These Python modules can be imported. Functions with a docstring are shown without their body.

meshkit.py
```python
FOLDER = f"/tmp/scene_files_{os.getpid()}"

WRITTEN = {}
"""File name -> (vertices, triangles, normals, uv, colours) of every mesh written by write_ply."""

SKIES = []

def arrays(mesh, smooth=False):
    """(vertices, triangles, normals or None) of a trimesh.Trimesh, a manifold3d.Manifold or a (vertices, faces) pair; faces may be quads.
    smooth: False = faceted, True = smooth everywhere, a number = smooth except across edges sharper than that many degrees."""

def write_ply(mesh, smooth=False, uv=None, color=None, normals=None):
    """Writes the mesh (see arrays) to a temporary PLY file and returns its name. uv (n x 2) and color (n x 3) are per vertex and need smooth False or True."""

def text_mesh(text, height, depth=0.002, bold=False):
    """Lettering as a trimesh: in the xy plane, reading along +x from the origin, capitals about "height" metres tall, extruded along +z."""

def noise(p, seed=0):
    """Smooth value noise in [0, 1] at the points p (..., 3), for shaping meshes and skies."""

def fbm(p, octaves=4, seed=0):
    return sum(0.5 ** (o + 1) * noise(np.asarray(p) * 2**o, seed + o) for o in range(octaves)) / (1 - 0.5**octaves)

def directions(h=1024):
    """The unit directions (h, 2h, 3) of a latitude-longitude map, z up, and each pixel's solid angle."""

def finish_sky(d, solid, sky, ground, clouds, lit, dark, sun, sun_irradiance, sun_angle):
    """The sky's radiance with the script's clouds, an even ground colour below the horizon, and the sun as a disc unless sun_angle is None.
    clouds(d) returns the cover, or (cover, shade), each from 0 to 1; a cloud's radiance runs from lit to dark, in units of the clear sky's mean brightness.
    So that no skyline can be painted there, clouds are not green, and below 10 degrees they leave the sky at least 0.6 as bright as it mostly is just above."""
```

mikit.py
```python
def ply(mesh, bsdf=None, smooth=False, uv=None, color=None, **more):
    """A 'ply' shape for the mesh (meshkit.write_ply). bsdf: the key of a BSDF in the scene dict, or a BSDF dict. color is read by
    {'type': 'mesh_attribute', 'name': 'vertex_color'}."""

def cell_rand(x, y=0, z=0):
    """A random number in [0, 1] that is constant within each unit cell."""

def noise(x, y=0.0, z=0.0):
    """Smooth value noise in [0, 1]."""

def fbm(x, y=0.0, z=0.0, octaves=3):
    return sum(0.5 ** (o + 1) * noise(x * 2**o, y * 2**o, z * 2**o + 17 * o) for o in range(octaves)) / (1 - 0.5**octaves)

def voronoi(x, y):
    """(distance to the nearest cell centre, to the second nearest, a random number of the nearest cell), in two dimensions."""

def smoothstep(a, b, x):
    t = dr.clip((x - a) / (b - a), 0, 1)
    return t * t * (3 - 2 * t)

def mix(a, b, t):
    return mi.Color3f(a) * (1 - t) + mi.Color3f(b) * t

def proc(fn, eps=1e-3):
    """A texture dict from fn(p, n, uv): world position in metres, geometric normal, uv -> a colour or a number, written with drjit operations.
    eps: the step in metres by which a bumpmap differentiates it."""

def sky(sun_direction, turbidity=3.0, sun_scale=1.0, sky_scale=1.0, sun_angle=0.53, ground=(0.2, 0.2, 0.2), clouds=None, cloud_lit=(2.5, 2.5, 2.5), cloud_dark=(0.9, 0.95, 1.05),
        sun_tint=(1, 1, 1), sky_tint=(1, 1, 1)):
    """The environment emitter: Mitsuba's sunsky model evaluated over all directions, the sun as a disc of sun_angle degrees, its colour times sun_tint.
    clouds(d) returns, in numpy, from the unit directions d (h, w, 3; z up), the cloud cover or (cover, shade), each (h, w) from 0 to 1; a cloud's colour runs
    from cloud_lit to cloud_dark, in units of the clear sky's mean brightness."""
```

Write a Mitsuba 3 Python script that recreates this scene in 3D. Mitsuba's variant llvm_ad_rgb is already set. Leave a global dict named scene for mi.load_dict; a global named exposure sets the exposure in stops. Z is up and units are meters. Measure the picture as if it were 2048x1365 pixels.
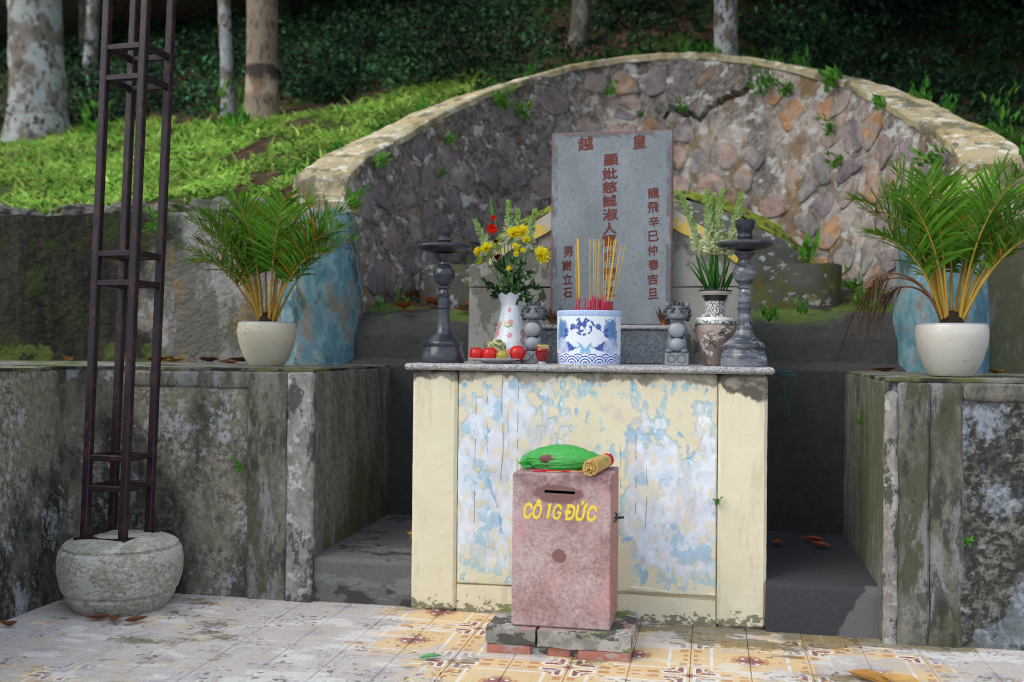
import math, random, json
import numpy as np, trimesh, manifold3d as m3, mitsuba as mi, drjit as dr
import mikit, meshkit
from shapely.geometry import Polygon, Point, LineString, MultiPoint, box as sbox
from shapely import voronoi_polygons, affinity
T = mi.ScalarTransform4f
PI = math.pi
rng = np.random.default_rng(7)
random.seed(7)
scene, labels, counts = {}, {}, {}

# ---------------------------------------------------------------- camera, sky, exposure
YAW, PITCH, ROLL, EYE = 0.19, 0.0059, 0.0096, 1.048
fw = np.array([-math.sin(YAW) * math.cos(PITCH), math.cos(YAW) * math.cos(PITCH), math.sin(PITCH)])
rt = np.array([math.cos(YAW), math.sin(YAW), 0.0])
up = np.cross(rt, fw)
cam_up = math.cos(ROLL) * up - math.sin(ROLL) * rt
scene['camera'] = {'type': 'thinlens', 'fov': 52.84, 'fov_axis': 'x', 'aperture_radius': 0.0095, 'focus_distance': 3.75,
                   'near_clip': 0.05, 'far_clip': 400.0,
                   'to_world': T().look_at(origin=[0, 0, EYE], target=(np.array([0, 0, EYE]) + fw).tolist(), up=cam_up.tolist())}
SUN = (-0.62, -0.62, 0.72)
scene['sky'] = mikit.sky(SUN, turbidity=3, sun_scale=0.24, sun_angle=45, sun_tint=(.86, .98, 1.16), clouds=lambda d: 1.0, cloud_lit=(1.55, 1.75, 2.1), ground=(0.12, 0.12, 0.1))
exposure = 3.0

# ---------------------------------------------------------------- helpers
def numbered(name):
    n = counts.get(name, 0); counts[name] = n + 1
    return name if n == 0 else f'{name}_{n:03d}'

def obj(name, mesh, mat, parent=None, smooth=False, color=None, uv=None, to_world=None, label=None, kind=None):
    key = numbered(parent + '__' + name if parent else name)
    d = mesh if isinstance(mesh, dict) else mikit.ply(mesh, mat, smooth=smooth, color=color, uv=uv)
    if isinstance(mesh, dict): d = dict(mesh)
    if to_world is not None: d['to_world'] = to_world
    scene[key] = d
    if label or kind: labels[key] = {}
    if label: labels[key]['label'] = label
    if kind: labels[key]['kind'] = kind
    return key

def thing(name, label, cat, group=None):
    key = numbered(name)
    labels[key] = {'label': label, 'category': cat}
    if group: labels[key]['group'] = group
    return key

def single(name, mesh, mat, label, cat, group=None, kind=None, **kw):
    key = obj(name, mesh, mat, None, **kw)
    labels[key] = {'label': label, 'category': cat}
    if group: labels[key]['group'] = group
    if kind: labels[key]['kind'] = kind
    return key

def struct(name, mesh, mat, label=None, **kw):
    key = obj(name, mesh, mat, None, **kw)
    labels[key] = {'kind': 'structure'}
    if label: labels[key]['label'] = label
    return key

def cat(ms): return trimesh.util.concatenate([m for m in ms if m is not None])

def chbox(x0, x1, y0, y1, z0, z1, c=0.006):
    pts = []
    for sx, X in ((1, x0), (-1, x1)):
        for sy, Y in ((1, y0), (-1, y1)):
            for sz, Z in ((1, z0), (-1, z1)):
                pts += [(X, Y + sy * c, Z + sz * c), (X + sx * c, Y, Z + sz * c), (X + sx * c, Y + sy * c, Z)]
    return trimesh.convex.convex_hull(np.array(pts))

def rough(mesh, size, amp, freq, seed=0, octaves=3):
    """The mesh cut to edges below size and pushed about by noise."""
    w = trimesh.Trimesh(mesh.vertices, mesh.faces, process=True); w.merge_vertices()
    q = m3.Manifold(m3.Mesh(np.asarray(w.vertices, np.float32), np.asarray(w.faces, np.uint32)))
    if q.num_tri() > 0:
        q = q.refine_to_length(size).to_mesh(); v, f = q.vert_properties[:, :3], q.tri_verts
    else:
        v, f = trimesh.remesh.subdivide_to_size(w.vertices, w.faces, size)
    m = trimesh.Trimesh(v, f, process=True); m.merge_vertices()
    p = np.array(m.vertices) * freq
    d = np.stack([meshkit.fbm(p + 31.7 * k, octaves, seed + k) - 0.5 for k in range(3)], 1)
    m.vertices = np.array(m.vertices) + 2 * amp * d
    return m

def ext(poly, z0, z1):
    m = trimesh.creation.extrude_polygon(poly, z1 - z0, engine='earcut'); m.apply_translation([0, 0, z0]); return m

def tube(points, radii, sides=6, cap=True):
    p = np.asarray(points, float); r = np.broadcast_to(np.asarray(radii, float), (len(p),))
    t = np.gradient(p, axis=0); t /= np.linalg.norm(t, axis=1, keepdims=True) + 1e-12
    ref = np.array([0.31, 0.95, 0.1]) if abs(t[0] @ np.array([0.31, 0.95, 0.1])) < 0.9 else np.array([1.0, 0, 0])
    a = np.cross(t, ref); a /= np.linalg.norm(a, axis=1, keepdims=True) + 1e-12
    b = np.cross(t, a); ang = np.arange(sides) * 2 * PI / sides
    v = (p[:, None] + r[:, None, None] * (np.cos(ang)[None, :, None] * a[:, None] + np.sin(ang)[None, :, None] * b[:, None])).reshape(-1, 3)
    f = []
    for i in range(len(p) - 1):
        for j in range(sides):
            k = (j + 1) % sides
            f += [[i * sides + j, (i + 1) * sides + k, i * sides + k], [i * sides + j, (i + 1) * sides + j, (i + 1) * sides + k]]
    if cap:
        n = len(v); v = np.vstack([v, p[:1], p[-1:]])
        for j in range(sides):
            k = (j + 1) % sides
            f += [[n, j, k], [n + 1, (len(p) - 1) * sides + k, (len(p) - 1) * sides + j]]
    return trimesh.Trimesh(v, np.array(f), process=False)

def lathe(profile, n=40, at=(0, 0, 0)):
    m = trimesh.creation.revolve(np.array(profile, float), sections=n)
    m.fix_normals(); m.apply_translation(at); return m

def curve_profile(pts, k=4):
    """A smooth profile through the points."""
    from scipy.interpolate import PchipInterpolator
    p = np.array(pts, float); s = np.concatenate([[0], np.cumsum(np.linalg.norm(np.diff(p, axis=0), axis=1))])
    q = np.linspace(0, s[-1], k * len(p)); q = np.unique(np.concatenate([q, s]))
    return np.stack([PchipInterpolator(s, p[:, 0])(q), PchipInterpolator(s, p[:, 1])(q)], 1)

def blob(center, r, n=2, amp=0.0, freq=20, seed=0):
    m = trimesh.creation.icosphere(n); m.vertices = np.array(m.vertices) * np.asarray(r)
    if amp:
        v = np.array(m.vertices); m.vertices = v * (1 + amp * 2 * (meshkit.fbm(v * freq + 9, 3, seed) - 0.5))[:, None]
    m.apply_translation(center); return m

def mani(t): return m3.Manifold(m3.Mesh(np.asarray(t.vertices, np.float32), np.asarray(t.faces, np.uint32)))
def tri(m):
    q = m.to_mesh(); return trimesh.Trimesh(q.vert_properties[:, :3], q.tri_verts, process=True)
def union_smooth(parts, edge, it=8):
    a = mani(parts[0])
    for p in parts[1:]: a = a + mani(p)
    t = tri(a.refine_to_length(edge)); t.merge_vertices()
    return trimesh.smoothing.filter_taubin(t, iterations=it)

def unit(v): return v / (np.linalg.norm(v, axis=-1, keepdims=True) + 1e-12)

def leaves(P, D, N, L, W, fold=0.15, droop=0.2):
    """One four-triangle leaf per row: base P, direction D, facing N, length L, width W."""
    P, D, N = np.asarray(P, float), unit(np.asarray(D, float)), np.asarray(N, float)
    L, W = np.broadcast_to(L, (len(P),))[:, None], np.broadcast_to(W, (len(P),))[:, None]
    S = unit(np.cross(D, N)); N = unit(np.cross(S, D))
    mid = P + D * L * 0.45
    v = np.stack([P, mid + S * W / 2 + N * W * fold, P + D * L - N * L * droop, mid - S * W / 2 + N * W * fold, mid - N * L * droop * 0.15], 1).reshape(-1, 3)
    o = np.arange(len(P))[:, None] * 5
    f = np.concatenate([o + np.array([[0, 1, 4]]), o + np.array([[1, 2, 4]]), o + np.array([[2, 3, 4]]), o + np.array([[3, 0, 4]])])
    return v, f

def leafcol(n, base, var, per=5, tint=None):
    c = np.asarray(base)[None] * (1 + var * (rng.random((n, 1)) * 2 - 1))
    c = c * (1 + 0.25 * (rng.random((n, 3)) - 0.5))
    if tint is not None: c = np.where(rng.random((n, 1)) < tint[0], np.asarray(tint[1])[None] * (0.7 + 0.6 * rng.random((n, 1))), c)
    return np.repeat(np.clip(c, 0, 1), per, 0)

# ---------------------------------------------------------------- materials
C3, mix, noise, sm = mi.Color3f, mikit.mix, mikit.noise, mikit.smoothstep
def fbm(x, y=0.0, z=0.0, octaves=3):
    """Ragged fractal noise in [0, 1]: more and stronger small octaves than mikit's, spread to the same contrast."""
    a, tot, out = 1.0, 0.0, 0.0
    for o in range(octaves + 2):
        k = 2.13 ** o
        out = out + a * noise(x * k + 3.7 * o, y * k + 1.3 * o, z * k + 17.1 * o); tot += a; a *= .66
    return (out / tot - .5) * 1.35 + .5
def grit(p, f):
    """Fine grain in [0, 1] on turned axes, so that no lattice shows."""
    a, b, c = f * (.8 * p.x + .6 * p.z), f * (.48 * p.x + .6 * p.y - .64 * p.z), f * (-.36 * p.x + .8 * p.y + .48 * p.z)
    return noise(a, b, c) * .45 + noise(2.3 * a + 5, 2.3 * b, 2.3 * c) * .33 + noise(5.1 * b, 5.1 * c + 3, 5.1 * a) * .22
def both(b): return {'type': 'twosided', 'bsdf': b}
def rgb(c): return {'type': 'rgb', 'value': list(map(float, c))}
def mat(key, color, rough=0.8, spec=0.3, metallic=0.0, bump=None, bscale=1.0, **kw):
    col = mikit.proc(color) if callable(color) else (color if isinstance(color, dict) else rgb(color))
    b = {'type': 'principled', 'base_color': col, 'roughness': rough if not callable(rough) else mikit.proc(rough), 'specular': spec, 'metallic': metallic, **kw}
    if bump is not None: b = {'type': 'bumpmap', 'arbitrary': mikit.proc(bump), 'scale': bscale, 'bsdf': b}
    scene[key] = both(b)
VC = {'type': 'mesh_attribute', 'name': 'vertex_color'}
mat('m_vc', VC, 0.75, 0.2)
mat('m_vc_gloss', VC, 0.35, 0.5)
scene['m_leaf'] = {'type': 'principledthin', 'base_color': VC, 'roughness': 0.45, 'diff_trans': 0.7, 'spec_trans': 0.0}
scene['m_leaf_wet'] = {'type': 'principledthin', 'base_color': VC, 'roughness': 0.4, 'diff_trans': 0.5, 'spec_trans': 0.0}

def pebble_wall(p, n, uv):
    """Pebble-dashed cement: pale grains in dark pits, black algae, lime bloom."""
    g = grit(p, 60); q = fbm(p.x * 3.4 + 4, p.y * 3.1, p.z * 1.1 + 2, 5)
    c = mix(C3(.10, .09, .075), C3(.30, .27, .225), sm(.34, .66, g))
    c = mix(c, C3(.17, .18, .12), .6 * sm(.5, .62, fbm(p.x * 3 + 9, p.y * 3, p.z * 5 + 3, 3)))
    c = mix(c, mix(C3(.028, .03, .024), C3(.12, .115, .095), sm(.4, .75, g)), sm(.44, .62, q + .30 * (g - .5)))
    w = fbm(p.x * 9, p.y * 9 + 7, p.z * 4, 5)
    return mix(c, mix(C3(.2, .22, .25), C3(.40, .42, .44), g), .7 * sm(.60, .74, w + .3 * (g - .5)))
mat('pebble_cement', pebble_wall, .9, .1, bump=lambda p, n, uv: grit(p, 60), bscale=.010)

def bloom_wall(p, n, uv):
    """Right-hand wall: blue-white lime over black crust."""
    g = grit(p, 55); q = fbm(p.x * 6.2, p.y * 6, p.z * 2.6 + 1, 5)
    c = mix(C3(.035, .036, .032), C3(.16, .15, .13), sm(.36, .7, g))
    c = mix(c, mix(C3(.14, .17, .2), C3(.32, .36, .41), g), .85 * sm(.42, .66, q + .35 * (g - .5)))
    c = mix(c, C3(.06, .065, .05), .55 * sm(.54, .66, fbm(p.x * 7 + 3, p.y * 7, p.z * 4 + 8, 4) + .2 * (g - .5)))
    return mix(c, C3(.03, .03, .028), .7 * sm(.56, .68, fbm(p.x * 11, p.y * 9 + 4, p.z * 9, 4) + .25 * (g - .5)))
mat('bloom_cement', bloom_wall, .9, .1, bump=lambda p, n, uv: grit(p, 55), bscale=.010)

def plaster_strip(p, n, uv):
    g = grit(p, 80)
    t = fbm(p.x * 16, p.y * 16, p.z * 2.4, 4)
    c = mix(C3(.075, .075, .06), C3(.19, .18, .155), sm(.3, .75, t * .6 + .4 * g))
    c = mix(c, C3(.055, .06, .032), .8 * sm(.46, .62, fbm(p.x * 7, p.y * 7, p.z * 2.6 + 4, 4) + .2 * (g - .5)))
    c = mix(c, C3(.24, .25, .26), .55 * sm(.52, .68, fbm(p.x * 18 + 3, p.y * 18, p.z * 3.1, 4) + .2 * (g - .5)))
    return mix(c, C3(.03, .03, .025), .7 * sm(.56, .68, fbm(p.x * 20, p.y * 20 + 5, p.z * 6, 3) + .2 * (g - .5)))
mat('strip_cement', plaster_strip, .85, .12, bump=lambda p, n, uv: grit(p, 50), bscale=.004)
def pale_strip(p, n, uv):
    g = grit(p, 80)
    c = mix(C3(.15, .14, .128), C3(.30, .285, .265), sm(.25, .75, fbm(p.x * 22, p.y * 22, p.z * 12, 3) * .6 + .4 * g))
    c = mix(c, C3(.045, .045, .04), .85 * sm(.5, .62, fbm(p.x * 15, p.y * 15, p.z * 5 + 1, 4) + .35 * (g - .5)))
    return mix(c, C3(.42, .41, .39), .8 * sm(.6, .7, fbm(p.x * 15 + 2, p.y * 15, p.z * 12, 3)))
mat('pale_cement', pale_strip, .85, .12, bump=lambda p, n, uv: grit(p, 50), bscale=.004)

def niche_wall(p, n, uv):
    g = grit(p, 42)
    c = mix(C3(.075, .074, .062), C3(.18, .172, .15), sm(.3, .75, g * .5 + .5 * fbm(p.x * 14, p.y * 14, p.z * 2.4, 4)))
    c = mix(c, C3(.06, .068, .03), .75 * sm(.46, .56, fbm(p.x * 6, p.y * 5, p.z * 1.4 + 6, 3) + .08 * (g - .5)))
    c = mix(c, C3(.10, .11, .11), .7 * sm(.66, .74, fbm(p.x * 9, p.y * 16, p.z * 3, 3)))
    return c
mat('mossy_dark_cement', niche_wall, .9, .15)

def upper_wall(p, n, uv):
    g = grit(p, 60)
    a = fbm(p.x * 3.1 + 2, p.y * 3, p.z * 2.2 + 1, 5)
    drip = fbm(p.x * 12, p.y * 9, p.z * 1.5, 4)
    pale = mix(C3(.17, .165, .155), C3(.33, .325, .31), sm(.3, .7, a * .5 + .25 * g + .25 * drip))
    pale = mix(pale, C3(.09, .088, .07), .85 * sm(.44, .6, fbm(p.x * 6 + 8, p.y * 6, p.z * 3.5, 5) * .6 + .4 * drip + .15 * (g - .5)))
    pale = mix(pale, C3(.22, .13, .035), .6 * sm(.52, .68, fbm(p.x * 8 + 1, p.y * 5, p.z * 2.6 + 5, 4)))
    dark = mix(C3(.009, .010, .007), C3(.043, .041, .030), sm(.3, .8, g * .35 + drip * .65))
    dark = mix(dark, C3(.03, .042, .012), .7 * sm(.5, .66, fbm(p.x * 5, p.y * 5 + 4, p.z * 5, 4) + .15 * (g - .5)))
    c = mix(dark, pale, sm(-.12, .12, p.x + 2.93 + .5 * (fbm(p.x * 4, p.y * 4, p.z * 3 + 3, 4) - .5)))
    moss = sm(-.01, .04, 1.03 - p.z + .5 * (fbm(p.x * 9, p.y * 9, p.z * 7 + 5, 4) - .5))
    return mix(c, mix(C3(.04, .065, .012), C3(.10, .13, .03), g), .8 * moss * sm(.42, .56, fbm(p.x * 3 + 2, 0.0, p.z * 2, 3)))
mat('stained_cement', upper_wall, .85, .12, bump=lambda p, n, uv: fbm(p.x * 14, p.y * 14, p.z * 14, 3), bscale=.02)

def ledge_top(p, n, uv):
    g = grit(p, 49)
    c = mix(C3(.075, .072, .06), C3(.17, .165, .15), sm(.35, .65, fbm(p.x * 8, p.y * 8, p.z * 8, 3)))
    c = mix(c, C3(.075, .095, .024), .85 * sm(.5, .62, fbm(p.x * 3.5 + 6, p.y * 6, 2.0, 3) + .1 * (g - .5)))
    return mix(c, C3(.03, .03, .025), sm(.58, .64, fbm(p.x * 5, p.y * 9 + 3, 4.0, 3)))
mat('ledge_cement', ledge_top, .9, .12)

def step_col(p, n, uv):
    g = grit(p, 98)
    c = mix(C3(.08, .08, .08), C3(.13, .13, .127), g)
    c = mix(c, C3(.03, .028, .027), .8 * sm(.56, .64, fbm(p.x * 7 + 3.3, p.y * 7, p.z * 7, 3)))
    return mix(c, C3(.17, .18, .17), .6 * sm(.6, .66, fbm(p.x * 5, p.y * 12, p.z * 12 + 3, 3)))
mat('step_cement', step_col, .7, .3)
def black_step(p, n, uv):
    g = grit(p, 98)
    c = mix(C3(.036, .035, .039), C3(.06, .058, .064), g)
    edge = p.x - (.475 + .55 * (p.z - .02)) + .03 * (fbm(p.x * 30, 0, p.z * 30, 3) - .5)  # dark front face turns paler right of a ragged diagonal
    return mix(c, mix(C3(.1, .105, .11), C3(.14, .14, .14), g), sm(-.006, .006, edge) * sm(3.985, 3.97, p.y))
mat('dark_step_cement', black_step, .85, .15)

def grave_ground(p, n, uv):
    g = grit(p, 42)
    c = mix(C3(.032, .032, .03), C3(.07, .068, .064), g)
    m = fbm(p.x * 4 + 1, p.y * 4, p.z * 5, 4)
    c = mix(c, mix(C3(.05, .085, .012), C3(.1, .14, .03), g), .9 * sm(.44, .54, m + .15 * (g - .5)) * sm(1.17, 1.20, p.z + .08 * (m - .5)))
    return mix(c, C3(.06, .06, .058), .5 * sm(.62, .72, fbm(p.x * 7, p.y * 7, p.z * 4 + 8, 3)))
mat('wet_black_cement', grave_ground, .85, .15)

def altar_cream(p, n, uv):
    g = grit(p, 91)
    c = mix(C3(.62, .565, .40), C3(.72, .67, .50), fbm(p.x * 9, p.y * 9, p.z * 5, 3))
    c = mix(c, C3(.5, .42, .27), .4 * sm(.56, .72, fbm(p.x * 18, p.y * 9, p.z * 2.5, 4)))
    e = .93 - p.z - .055 * (fbm(p.x * 16, p.y * 6, 1.0, 4) - .35) - .055 * sm(.0, .12, p.x - .02)
    cement = mix(C3(.1, .09, .075), C3(.27, .24, .19), sm(.35, .65, fbm(p.x * 26, p.y * 9, p.z * 26, 3)))
    c = mix(c, cement, sm(.006, -.006, e))
    mould = sm(.5, .6, fbm(p.x * 45, p.y * 20, p.z * 45, 3) + .55 * sm(.1, .0, p.z + .06 * (fbm(p.x * 5, 0, 7.0, 2) - .5)) - .42)
    return mix(c, C3(.1, .095, .06), .8 * mould)
mat('cream_paint', altar_cream, .85, .25, bump=lambda p, n, uv: grit(p, 55), bscale=.0045)

def coat(p):
    X, Z = p.x, p.z
    f1 = fbm(X * 3.4 + 1.7, 3.0, Z * 2.4 + .4, 5)
    f2 = fbm(X * 15, 5.0, Z * 9, 4)
    f3 = fbm(X * 46, 9.0, Z * 30, 3)
    streak = fbm(X * 24, 2.0, Z * 3, 3)
    def area(x, z, rx, rz): return sm(1.35, .45, dr.sqrt(dr.square((X - x) / rx) + dr.square((Z - z) / rz)))
    where = area(-.87, .52, .20, .36) + .8 * area(-.72, .72, .20, .22) + .9 * area(-.13, .38, .22, .26) + .55 * area(-.24, .66, .10, .18) + .5 * area(-.03, .55, .08, .3)
    return f2, f3, streak, area,   .22 * f1 + .22 * f2 + .28 * f3 + .28 * streak + .26 * dr.minimum(where, 1.0) - .135
def coat_height(p, n, uv):
    f2, f3, streak, area, cover = coat(p)
    return sm(.518, .482, cover) + .5 * f3
def altar_panel(p, n, uv):
    """Peeling coats: cream over blue, sky blue and white, with scratches down to the cement."""
    g = grit(p, 90)
    X, Z = p.x, p.z
    f2, f3, streak, area, cover = coat(p)
    c = mix(C3(.62, .565, .40), C3(.72, .67, .50), f2)
    pale = mix(C3(.50, .60, .70), C3(.72, .75, .79), sm(.3, .7, f2 * .4 + f3 * .4 + .2 * streak))
    pale = mix(pale, C3(.44, .44, .42), .5 * sm(.54, .72, fbm(X * 14 + 7, 1.0, Z * 4, 5)))
    pale = mix(pale, C3(.66, .56, .60), .3 * sm(.54, .68, fbm(X * 9 + 3, 6.0, Z * 9, 4)))
    c = mix(c, pale, sm(.45, .55, cover))
    c = mix(c, C3(.66, .61, .45), .75 * sm(.57, .66, fbm(X * 34 + 9, 4.0, Z * 16, 4)))
    rim = sm(.43, .48, cover) * sm(.58, .50, cover)
    c = mix(c, C3(.30, .52, .58), .75 * rim * sm(.46, .58, f3 * .5 + f2 * .5))
    c = mix(c, C3(.22, .42, .58), .6 * sm(.60, .70, fbm(X * 16 + 3, 2.0, Z * 11 + 8, 4)) * sm(.44, .5, cover))
    c = mix(c, C3(.62, .45, .47), .6 * sm(.58, .66, fbm(X * 10 + 11, 4.0, Z * 10 + 2, 3)) * sm(.48, .56, f3) * area(-.3, .76, .22, .14))
    for x0, z0, z1, w in ((-.905, .3, .88, .0016), (-.86, .55, .86, .0012), (-.80, .52, .93, .0016), (-.775, .6, .93, .0012), (-.735, .5, .94, .0015), (-.275, .3, .72, .0016), (-.235, .35, .62, .0013), (-.33, .5, .68, .001)):
        xx = x0 + .012 * (noise(Z * 6, x0 * 50, 0.0) - .5)
        c = mix(c, C3(.16, .13, .09), .75 * sm(w * 1.6, w * .5, dr.abs(X - xx)) * sm(z0, z0 + .01, Z) * sm(z1, z1 - .01, Z) * sm(.35, .5, noise(Z * 30, x0 * 90, 3.0)))
    def stroke(c, x0, z0, x1, z1, w):
        dx, dz = x1 - x0, z1 - z0; t = dr.clip(((X - x0) * dx + (Z - z0) * dz) / (dx * dx + dz * dz), 0, 1)
        d = dr.sqrt(dr.square(X - x0 - t * dx) + dr.square(Z - z0 - t * dz)) + .030 * (f3 - .5)
        return mix(c, C3(.12, .34, .60), .7 * sm(w, w * .5, d) * sm(.33, .45, f3))
    for s in ((-.857, .53, -.815, .42, .007), (-.81, .41, -.795, .31, .008), (-.125, .74, -.09, .70, .007), (-.08, .68, -.078, .59, .006), (-.32, .31, -.285, .325, .013), (-.865, .69, -.85, .72, .010)):
        c = stroke(c, *s)
    e = .93 - Z - .07 * (fbm(X * 13, 6.0, 1.0, 4) - .35)
    cement = mix(C3(.17, .15, .12), C3(.36, .33, .27), sm(.35, .65, fbm(X * 26, 9.0, Z * 26, 3)))
    c = mix(c, cement, .9 * sm(.006, -.006, e))
    return c
mat('peeling_paint', altar_panel, .8, .25, bump=coat_height, bscale=.0025)

def granite(p, n, uv):
    g = grit(p, 170)
    return mix(mix(C3(.17, .165, .16), C3(.44, .43, .425), sm(.3, .7, g)), C3(.08, .08, .08), .8 * sm(.62, .72, grit(p, 110)))
mat('grey_granite', granite, .45, .5)
def dark_granite(p, n, uv):
    g = grit(p, 120)
    return mix(mix(C3(.07, .08, .098), C3(.17, .185, .21), sm(.3, .7, g)), C3(.33, .35, .38), .7 * sm(.64, .74, grit(p, 90)))
mat('dark_granite', dark_granite, .25, .5)
def stele_col(p, n, uv):
    g = grit(p, 110)
    c = mix(C3(.15, .168, .187), C3(.235, .26, .283), sm(.2, .8, g * .4 + .6 * fbm(p.x * 6, p.y * 6, p.z * 2, 4)))
    c = mix(c, C3(.07, .075, .085), .7 * sm(.64, .74, grit(p, 140)))
    edge = dr.minimum(dr.minimum(p.x + .700, -.165 - p.x), 2.003 - p.z)
    rag = fbm(p.x * 14, 1.0, p.z * 9, 4)
    c = mix(c, C3(.09, .095, .1), .75 * sm(.034, .026, edge + .03 * (rag - .5)) * sm(.40, .55, rag))
    return mix(c, C3(.17, .085, .08), .75 * sm(.012, .007, edge + .03 * (fbm(p.x * 30, 2.0, p.z * 12, 3) - .5)))
mat('stele_stone', stele_col, .6, .4)
mat('red_paint', lambda p, n, uv: mix(C3(.105, .022, .018), C3(.19, .048, .036), grit(p, 90)), .7, .3)

def screen_col(p, n, uv):
    g = grit(p, 84)
    c = mix(C3(.23, .225, .2), C3(.33, .325, .3), fbm(p.x * 6, p.y * 6, p.z * 4, 4))
    c = mix(c, C3(.12, .115, .095), .8 * sm(.54, .62, fbm(p.x * 8 + 4, p.y * 8, p.z * 4, 4) + .1 * (g - .5)))
    return mix(c, C3(.07, .075, .05), sm(.56, .62, fbm(p.x * 20, p.y * 20, p.z * 14, 3) - .12 * sm(1.0, 1.12, p.z + .1 * g)))
mat('grey_cement', screen_col, .85, .12)
def yellow_trim(p, n, uv):
    c = mix(C3(.5, .33, .06), C3(.62, .46, .13), fbm(p.x * 12, p.y * 12, p.z * 12, 3))
    return mix(c, C3(.42, .4, .34), sm(.5, .56, fbm(p.x * 22, p.y * 22, p.z * 16, 4)))
mat('yellow_lime', yellow_trim, .85, .3)
def mound_col(p, n, uv):
    g = grit(p, 56)
    c = mix(C3(.05, .052, .04), C3(.12, .12, .1), fbm(p.x * 7, p.y * 7, p.z * 7, 4))
    c = mix(c, C3(.32, .34, .33), sm(.6, .66, fbm(p.x * 16, p.y * 16, p.z * 16, 3)))
    return mix(c, C3(.1, .1, .02), .8 * sm(.55, .62, fbm(p.x * 6 + 2, p.y * 6, p.z * 5, 4) + .1 * (g - .5)))
mat('mossy_mound', mound_col, .9, .2)
mat('green_moss', lambda p, n, uv: mix(mix(C3(.10, .13, .012), C3(.22, .26, .035), fbm(p.x * 14, p.y * 14, p.z * 14, 4)), C3(.05, .055, .03), sm(.48, .6, fbm(p.x * 30, p.y * 30, p.z * 30, 3))), .95, .1)

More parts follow.
